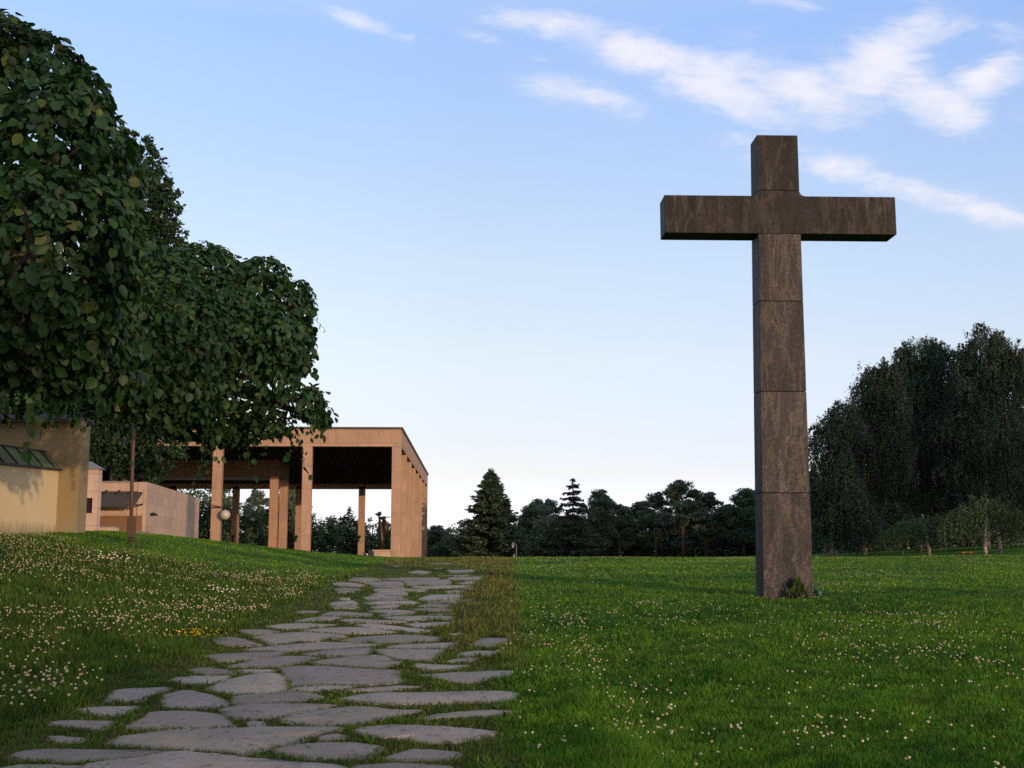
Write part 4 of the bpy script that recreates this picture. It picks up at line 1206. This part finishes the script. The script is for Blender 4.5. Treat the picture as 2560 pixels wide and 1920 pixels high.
def pine(base, Ht, Rad, seed, crown=.35, clumps=46, col=(.090, .125, .092), leaf=.20):
    r = np.random.default_rng(seed); base = Vector(base); b = np.array(base)
    lean = r.normal(0, .02 * Ht, 2)
    tp = lambda h: Vector((base.x + lean[0] * h, base.y + lean[1] * h, base.z + Ht * h))
    mb = MB().tube([tp(-.03), tp(.3), tp(.6), tp(.93)], [Ht * .022, Ht * .018, Ht * .013, .03], 8)
    Ps, Ds = [], []
    for k in range(clumps):
        h = crown + (1 - crown) * r.random() ** .8
        q = (h - crown) / (1 - crown)
        rad = Rad * (math.sin(math.pi * min(1, .18 + q * .78)) ** .7) * r.uniform(.25, 1.05)
        th = r.uniform(0, 2 * np.pi)
        c = np.array(tp(h)) + np.array([math.cos(th) * rad, math.sin(th) * rad, r.normal(.02, .02) * Ht])
        mb.tube([tp(h - .05), Vector(tuple(c))], [.045, .015], 4, False)
        m = int(r.uniform(150, 240))
        e = np.array([.22, .22, .15]) * Rad * r.uniform(.6, 1.5)
        dd = rand_dir(m, r)
        Ps.append(c + dd * e * (r.random((m, 1)) ** .4)); Ds.append(norm(dd + np.array([0, 0, .5]) + r.normal(0, .4, (m, 3))))
    P, D = np.concatenate(Ps), np.concatenate(Ds)
    n = len(P); N = norm(np.cross(D, rand_dir(n, r)))
    L = leaf * r.uniform(.6, 1.3, n)
    c = np.array(col) * r.uniform(.55, 1.5, (n, 1))
    return leaves(P, N, D, L, L * .5, c, DIAMOND, DIAMOND_F), mb
def broad(base, lobes, seed, leaf=.14, dens=42, col=(.040, .062, .020), weep=.0, trunk_r=.22, fork=.35, spread=.4, inner=.35, strand=1.2, nstr=0, bark_lean=0.0, knobs=0):
    """crown of lobes (centre, radii); weep > 0 hangs strands of leaves from them"""
    r = np.random.default_rng(seed); base = Vector(base)
    Ps, Ds = [], []
    lob = [(np.array(c, float), np.array(e, float)) for c, e in lobes]
    for c, e in list(lob):
        for _ in range(knobs):
            d = rand_dir(1, r)[0]; d[2] = abs(d[2]) * .9 + .1; d[1] *= .6; d /= np.linalg.norm(d)
            lob.append((c + d * e * r.uniform(.85, 1.08), e * r.uniform(.20, .38) * np.array([.8, .8, 1.25])))
    top = max(c[2] + e[2] for c, e in lob)
    cx = np.mean([c[0] for c, e in lob]); cyy = np.mean([c[1] for c, e in lob])
    mb = MB()
    tt = Vector((cx * .6 + base.x * .4, cyy * .6 + base.y * .4, base.z + (top - base.z) * .9))
    mid = base.lerp(tt, .45) + Vector((bark_lean, 0, 0))
    mb.tube([base - Vector((0, 0, .4)), base.lerp(mid, .4), mid, tt], [trunk_r * 1.15, trunk_r, trunk_r * .75, .03], 9)
    for c, e in lob:
        cc = Vector(tuple(c)); h = min(.85, max(.2, (c[2] - e[2] * .6 - base.z) / max(.1, tt.z - base.z)))
        s0 = base.lerp(tt, h * .8); mb.tube([s0, s0.lerp(cc, .55) + Vector((0, 0, .25)), cc + Vector((0, 0, e[2] * .4))], [trunk_r * .4, trunk_r * .25, .02], 6)
        vol = (e[0] * e[1] * e[2]) ** (2 / 3) * 12.5
        n = int(vol * dens)
        # leaves gathered in twig clumps so that the outline breaks up
        nk = max(6, n // 26)
        d = rand_dir(nk, r)
        k0 = c + d * e * ((inner + (1 - inner) * r.random((nk, 1)) ** .45) * (1 + r.normal(0, .11, (nk, 1))))
        idx = r.integers(0, nk, n)
        sp = spread * float(np.mean(e)) * .42
        p = k0[idx] + r.normal(0, 1, (n, 3)) * sp * np.array([.5, .5, .4 + .5 * weep])
        Ps.append(p); Ds.append(norm(r.normal(0, .6, (n, 3)) + d[idx] * .5 + np.array([0, 0, -.35 - weep])))
        if nstr:
            ns = int(nstr * vol / 10)
            d = rand_dir(ns, r); d[:, 2] = np.abs(d[:, 2]) * .9 - .25
            s0 = c + d * e * r.uniform(.82, 1.1, (ns, 1))
            for q, dq in zip(s0, d):
                m = int(r.integers(12, 26)); ln = strand * r.uniform(.4, 1.3)
                u = np.linspace(0, 1, m)[:, None]
                out = np.array([dq[0], dq[1], 0]) * .35 * np.minimum(1, u * 3) * (1 - .3 * u)
                Ps.append(q + out + np.array([0, 0, -1.]) * u * ln + r.normal(0, .035, (m, 3)))
                Ds.append(norm(np.array([0, 0, -1.]) + r.normal(0, .45, (m, 3))))
    P, D = np.concatenate(Ps), np.concatenate(Ds)
    k = P[:, 2] > height(P[:, 0], P[:, 1]) + .15
    P, D = P[k], D[k]
    n = len(P); N = norm(np.cross(D, rand_dir(n, r)) + np.array([0, -.15, .3]))
    L = leaf * r.uniform(.6, 1.35, n)
    c = np.array(col) * r.uniform(.55, 1.55, (n, 1)) * np.stack([r.uniform(.85, 1.2, n), np.ones(n), r.uniform(.8, 1.2, n)], 1)
    return leaves(P, N, D, L, L * .62, c, DIAMOND, DIAMOND_F), mb
def at(px, Y):
    x = W(px, 1391, Y).x
    return Vector((x, Y, H(x, Y)))
def topz(py, Y): return W(1280, py, Y).z
def lobes_px(rows, Y, depth=1.0):
    s = Y / F; out = []
    for row in rows:
        px, py, rx, ry = row[:4]; dy = row[4] if len(row) > 4 else 0
        c = W(px, py, Y + dy)
        out.append(((c.x, c.y, c.z), (rx * s, (rx + ry) * .5 * s * depth, ry * s)))
    return out
# tall poplar-like tree behind the walls
Y = 68
b = at(272, Y)
fol, tr = broad(b, lobes_px([(322, 372, 34, 70), (368, 408, 36, 90), (335, 500, 84, 120), (408, 520, 42, 84), (350, 640, 95, 130), (428, 610, 32, 70), (310, 800, 130, 170), (310, 960, 140, 170), (290, 1090, 90, 80), (400, 1110, 72, 66), (350, 1170, 70, 45), (250, 1090, 55, 80)], Y), 71, leaf=.24, dens=75, col=(.018, .042, .018), trunk_r=.24, spread=.34, inner=.2)
finish_tree('poplar_tree', 'tall narrow dark tree rising behind the near weeping elm', 'tree', b, fol, tr, M_bark, M_leaf)

# conifers along the crest
Y = 104; b = at(1226, Y)
f, tr = spruce(b, topz(1178, Y) - b.z, 3.5, 81, 30, 17, col=(.050, .076, .050), dens=2.6, tips=3)
finish_tree('spruce_tree', 'broad dense spruce with several tips, the biggest tree left of centre', 'tree', b, f, tr, M_bark, M_needle)
Y = 104; b = at(1433, Y)
f, tr = spruce(b, topz(1199, Y) - b.z, 2.7, 82, 13, 13, col=(.048, .070, .048), dens=2.6)
finish_tree('spruce_tree', 'layered pointed spruce with clear gaps between its branches', 'tree', b, f, tr, M_bark, M_needle)
protos = []
for k, (cr, cl) in enumerate(((.22, 70), (.36, 56), (.15, 84))):
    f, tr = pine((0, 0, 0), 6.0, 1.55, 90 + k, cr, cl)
    root = finish_tree('pine_tree', 'x', 'tree', (0, 0, 0), f, tr, M_pinebark, M_needle, 'pines along the far edge of the lawn')
    protos.append(root)
PINES = [(1087, 1322, 34, 128, 2, 'low pine just right of the hall columns'), (1132, 1342, 26, 128, 0, 'smallest pine between the hall and the big spruce'),
    (1316, 1292, 26, 120, 0, 'slim pine at the right flank of the big spruce'), (1348, 1262, 40, 116, 2, 'flat topped pine left of the layered spruce'),
    (1378, 1262, 32, 120, 1, 'second pine crowding the left side of the layered spruce'), (1492, 1240, 44, 116, 2, 'pointed dark pine right of the layered spruce'),
    (1548, 1272, 38, 118, 0, 'low rounded pine left of the tall pine group'), (1592, 1268, 40, 122, 2, 'bushy pine directly left of the tall pine group'),
    (1640, 1246, 42, 114, 1, 'airy pine with open branches beside the tallest pine'), (1708, 1218, 58, 112, 1, 'tallest open crowned pine midway to the cross'),
    (1766, 1246, 52, 114, 1, 'round topped pine with a bare reddish trunk'), (1822, 1272, 40, 120, 0, 'small dark pine in the dip before the cross'),
    (1858, 1236, 52, 112, 2, 'wide pine close to the left of the cross'), (1912, 1226, 46, 118, 0, 'pine standing behind the cross shaft'),
    (1985, 1250, 50, 118, 2, 'pine filling the gap between cross and birches')]
used = set()
for px, py, hw, Y, k, lab in PINES:
    o = protos[k] if k not in used else copy_tree(protos[k])
    used.add(k)
    b = at(px, Y); h = topz(py, Y) - b.z
    o.location = b
    o.scale = (hw * Y / F / 1.55 * 1.05, hw * Y / F / 1.55 * 1.05, h / 5.95)
    o.rotation_euler = (0, 0, random.uniform(0, 6.28))
    o['label'] = lab
# dark undergrowth and second rank of trees behind
BUSH = [(1085, 1370, 60, 44, 140, 'low dark bush at the foot of the pines beside the hall'), (1330, 1355, 55, 62, 120, 'dark shrub right under the big spruce'), (1385, 1340, 66, 66, 106, 'rounded green shrub in front of the layered spruce'),
        (1480, 1340, 75, 72, 121, 'dark thicket under the pointed pine'), (1560, 1348, 80, 60, 124, 'dark thicket under the low rounded pine'), (1640, 1348, 80, 58, 126, 'dark thicket under the airy pine'),
        (1730, 1328, 85, 88, 124, 'dark thicket behind the tallest pine trunk'), (1820, 1342, 85, 70, 122, 'dark thicket left of the cross shaft'), (1925, 1325, 95, 95, 124, 'dark thicket behind the cross foot'), (2010, 1320, 95, 105, 121, 'dark thicket between cross and birches'),
        (1150, 1368, 66, 44, 118, 'low dark shrub left of the big spruce foot'), (1265, 1360, 60, 52, 116, 'low dark shrub at the right foot of the big spruce'), (1420, 1345, 90, 60, 128, 'tall dark thicket behind the layered spruce'),
        (2200, 1190, 130, 170, 100, 'dense dark tree behind the left birches'), (2400, 1150, 150, 220, 102, 'dense dark tree behind the tall birches'), (2110, 1345, 110, 60, 96, 'dark undergrowth at the feet of the left birches'), (2260, 1345, 120, 60, 98, 'dark undergrowth at the feet of the middle birches'), (2420, 1335, 120, 70, 96, 'dark undergrowth behind the weeping birches'), (2560, 1320, 120, 80, 96, 'dark undergrowth at the right edge')]
for i, (px, py, rx, ry, Y, lab) in enumerate(BUSH):
    b = at(px, Y)
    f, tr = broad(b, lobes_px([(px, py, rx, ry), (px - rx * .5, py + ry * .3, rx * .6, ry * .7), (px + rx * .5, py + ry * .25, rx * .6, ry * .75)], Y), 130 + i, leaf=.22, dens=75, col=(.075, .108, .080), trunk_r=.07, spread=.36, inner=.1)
    finish_tree('dark_shrub', lab, 'shrub', b, f, tr, M_bark, M_leaf, 'undergrowth along the far edge of the lawn')
# woodland seen through the hall
HALLT = [(520, 1300, 70, 90, 'broad dark tree behind the second hall column'), (610, 1325, 60, 75, 'leafy tree between the two groups of rear columns'), (715, 1310, 60, 88, 'leafy tree seen right of the paired inner columns'),
         (800, 1335, 62, 56, 'bright green leafy tree in the widest hall opening'), (865, 1345, 50, 56, 'leafy tree left of the free rear column'), (930, 1350, 55, 50, 'leafy tree behind the bronze statue'), (985, 1350, 50, 48, 'leafy tree hidden partly by the corner column'),
         (560, 1370, 110, 40, 'low hedge of leaves behind the left hall columns'), (700, 1370, 100, 40, 'low hedge of leaves behind the middle hall columns'), (440, 1310, 70, 95, 'dark tree behind the clad building roof')]
for i, (px, py, rx, ry, lab) in enumerate(HALLT):
    Y = 142 + 5 * (i % 3); b = at(px, Y)
    f, tr = broad(b, lobes_px([(px, py, rx, ry), (px - rx * .45, py - ry * .1, rx * .55, ry * .75), (px + rx * .45, py + ry * .2, rx * .55, ry * .7), (px + rx * .1, py + ry * .6, rx * .9, ry * .7)], Y), 160 + i, leaf=.3, dens=30, col=(.045, .078, .040), trunk_r=.12, spread=.4, inner=.15)
    finish_tree('leafy_tree', lab, 'tree', b, f, tr, M_bark, M_leaf, 'woodland seen through the hall')
for px, py, Y, lab in ((545, 1212, 150, 'open pine against the sky beside the globe lamp'), (640, 1240, 152, 'pine crown above the leafy trees left of the inner columns'), (722, 1232, 150, 'pine crown right of the paired inner columns')):
    o = copy_tree(protos[1]); b = at(px, Y); s = 34 * Y / F / 1.55
    o.location = b; o.scale = (s, s, (topz(py, Y) - b.z) / 5.95); o.rotation_euler = (0, 0, random.uniform(0, 6)); o['label'] = lab; o['group'] = 'woodland seen through the hall'
Y = 146; b = at(872, Y)
f, tr = spruce(b, topz(1270, Y) - b.z, 2.4, 83, 22, 10, col=(.03, .046, .022), dens=1.2)
finish_tree('spruce_tree', 'small pointed spruce seen through the hall beside the free rear column', 'tree', b, f, tr, M_bark, M_needle)

# birches on the right
BIRCH = [
 ((2078, 74), [(2070, 1100, 42, 70), (2090, 1230, 62, 110), (2052, 1200, 30, 70), (2110, 1060, 45, 55), (2060, 1300, 40, 80), (2130, 1300, 70, 80)], 'lowest birch at the left end of the birch group'),
 ((2160, 78), [(2180, 975, 50, 66), (2140, 1070, 50, 85), (2215, 1010, 50, 90), (2180, 1150, 90, 130), (2215, 935, 36, 36), (2180, 1290, 90, 90)], 'second birch from the cross with a rounded drooping head'),
 ((2300, 82), [(2300, 890, 44, 58), (2285, 985, 62, 85), (2345, 960, 55, 90), (2310, 1090, 110, 120), (2262, 905, 24, 40), (2310, 1230, 110, 110), (2360, 890, 26, 34)], 'tall twin topped birch in the middle of the group'),
 ((2470, 78), [(2465, 872, 52, 62), (2435, 985, 66, 85), (2510, 940, 60, 90), (2460, 1090, 120, 130), (2410, 900, 26, 40), (2460, 1220, 120, 110), (2545, 920, 40, 60)], 'tallest birch near the right edge'),
 ((2620, 84), [(2620, 960, 80, 100), (2600, 1100, 110, 140), (2570, 930, 30, 50), (2640, 1230, 120, 120)], 'birch cut off by the right edge')]
for i, ((px, Y), rows, lab) in enumerate(BIRCH):
    b = at(px, Y)
    f, tr = broad(b, lobes_px(rows, Y), 200 + i, leaf=.125, dens=105, col=tuple(c_ * (1.15, .75, 1.3, 1.0, .8)[i] for c_ in (.026, .043, .031)), weep=.9, trunk_r=.17, spread=.27, inner=.25, strand=1.3, nstr=85, knobs=5)
    finish_tree('birch_tree', lab, 'tree', b, f, tr, M_birch, M_leaf, 'birches at the right edge of the lawn')
LOW = [((2325, 66), [(2300, 1315, 66, 32), (2242, 1338, 38, 34), (2352, 1308, 52, 34)], 'low spreading weeping birch in shade, left one of two', 1.1),
       ((2463, 62), [(2438, 1274, 56, 32), (2504, 1284, 50, 38), (2392, 1300, 34, 28), (2548, 1310, 44, 36), (2470, 1258, 30, 20)], 'low weeping birch with pale trunk catching warm sunlight', 1.5)]
for i, ((px, Y), rows, lab, st) in enumerate(LOW):
    b = at(px, Y)
    f, tr = broad(b, lobes_px(rows, Y), 230 + i, leaf=.10, dens=75, col=(.046, .072, .028), weep=.8, trunk_r=.10, spread=.34, inner=.3, strand=st * .85, nstr=120)
    finish_tree('weeping_birch', lab, 'tree', b, f, tr, M_birch, M_leaf)
b = at(2501, 64)
MB().tube([b - Vector((0, 0, .3)), b + Vector((.02, 0, .6)), b + Vector((-.1, 0, 1.4)), b + Vector((-.3, 0, 2.0))], [.12, .10, .08, .04], 9).tube([b + Vector((-.08, 0, 1.2)), b + Vector((.2, 0, 1.9))], [.05, .02], 6).build('trunk', M_birch, bpy.data.objects['weeping_birch.001'] if 'weeping_birch.001' in bpy.data.objects else bpy.data.objects['weeping_birch'], smooth=True)

# small things on the crest
def lantern(px, py, hpx, Y, label, with_post):
    s = Y / F; c = W(px, py, Y); g = at(px, Y)
    root = thing('garden_lantern', label, 'lantern', g)
    h = hpx * s
    MB().lathe(c, [(h * .32, .0), (h * .2, h * .28), (h * .07, h * .5), (h * .03, h * .56)], 12).build('roof', M_lead, root, smooth=False)
    MB().lathe(c + Vector((0, 0, -h * .45)), [(h * .03, 0), (h * .15, h * .16), (h * .21, h * .36), (h * .2, h * .44)], 12).build('glass', M_globe, root, smooth=True)
    p = MB()
    if with_post:
        q = at(1291, Y); tp = W(1290.5, 1362, Y)
        p.tube([q - Vector((0, 0, .3)), Vector((q.x, Y, tp.z))], .035, 8).tube([Vector((q.x, Y, tp.z)), Vector((c.x, Y, c.z + h * .55))], .025, 6)
    else: p.tube([g - Vector((0, 0, .3)), c + Vector((0, 0, -h * .4))], .035, 8)
    p.build('post', M_lead, root, smooth=True)
lantern(1282, 1364, 15, 96, 'small lantern hung from a thin post right of the big spruce', True)
lantern(1285, 1391, 13, 97, 'lower lantern just showing above the crest below the hung one', False)
def bench():
    Y = 64; c = W(2415, 1381, Y); g = at(2415, Y)
    root = thing('wooden_bench', 'small reddish wooden bench at the foot of the low weeping birches', 'bench', g)
    m = simple('reddish wood', (.30, .12, .05), .7)
    MB().box(c.x - .32, c.x + .32, Y - .18, Y + .18, c.z - .03, c.z + .03).build('seat', m, root, bevel=.008)
    for sx in (-.22, .22): MB().box(c.x + sx - .03, c.x + sx + .03, Y - .15, Y + .15, g.z - .1, c.z - .032).build('leg', m, root)
bench()

# trees just outside the picture whose shade falls into it: one behind the viewer's right shoulder, some beyond the right edge
def offstage(x, y, rows, label, seed, name='maple_tree'):
    b = Vector((x, y, H(x, y)))
    f, tr = broad(b, [((x + dx, y + dy, b.z + dz), (a, a, c)) for dx, dy, dz, a, c in rows], seed, leaf=.3, dens=14, trunk_r=.25, spread=.4, inner=.1)
    finish_tree(name, label, 'tree', b, f, tr, M_bark, M_leaf)
offstage(15.5, -25, [(0, 0, 5.0, 4.2, 3.4), (-3.0, .5, 4.5, 3.0, 3.0), (2.0, -.5, 4.2, 2.4, 2.2), (-1, 0, 8.5, 3.0, 2.4)], 'maple standing behind the viewer, its shade falling on the elms', 301)
for i, (x, y) in enumerate(((44, 40), (52, 44), (60, 40), (50, 34))):
    offstage(x, y, [(0, 0, 6.5, 4.2, 5), (1, 1, 11, 3.6, 4.0), (-1.5, 0, 3.6, 3.0, 2.6)], ['maple beyond the right edge, nearest the birches', 'maple beyond the right edge, second from the birches', 'maple farthest beyond the right edge', 'maple beyond the right edge, nearest the viewer'][i], 310 + i)

def woodland():
    r = np.random.default_rng(91); Ps, Ds = [], []
    for px in range(1055, 2150, 14):
        Y = r.uniform(148, 166); top = r.uniform(1298, 1338) + (18 if px < 1140 else 0)
        x = W(px, 1391, Y).x; g = H(x, Y); zt = topz(top, Y); n = 420
        q = r.random(n) ** .8
        rad = 1.25 * (1 - .55 * q)
        Ps.append(np.stack([x + r.normal(0, .55, n) * rad, Y + r.normal(0, .5, n), g + (zt - g) * q + r.normal(0, .1, n)], 1)); Ds.append(norm(r.normal(0, .6, (n, 3)) + np.array([0, 0, .2])))
    P, D = np.concatenate(Ps), np.concatenate(Ds); n = len(P)
    N = norm(np.cross(D, rand_dir(n, r))); L = .38 * r.uniform(.6, 1.3, n)
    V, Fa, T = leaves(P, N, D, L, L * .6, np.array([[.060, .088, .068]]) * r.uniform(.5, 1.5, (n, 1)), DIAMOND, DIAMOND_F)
    tag(np_mesh('woodland', V, Fa, M_needle, tint=T), 'dark mass of far forest closing the gaps behind the pines', 'woodland', None, 'stuff')
woodland()
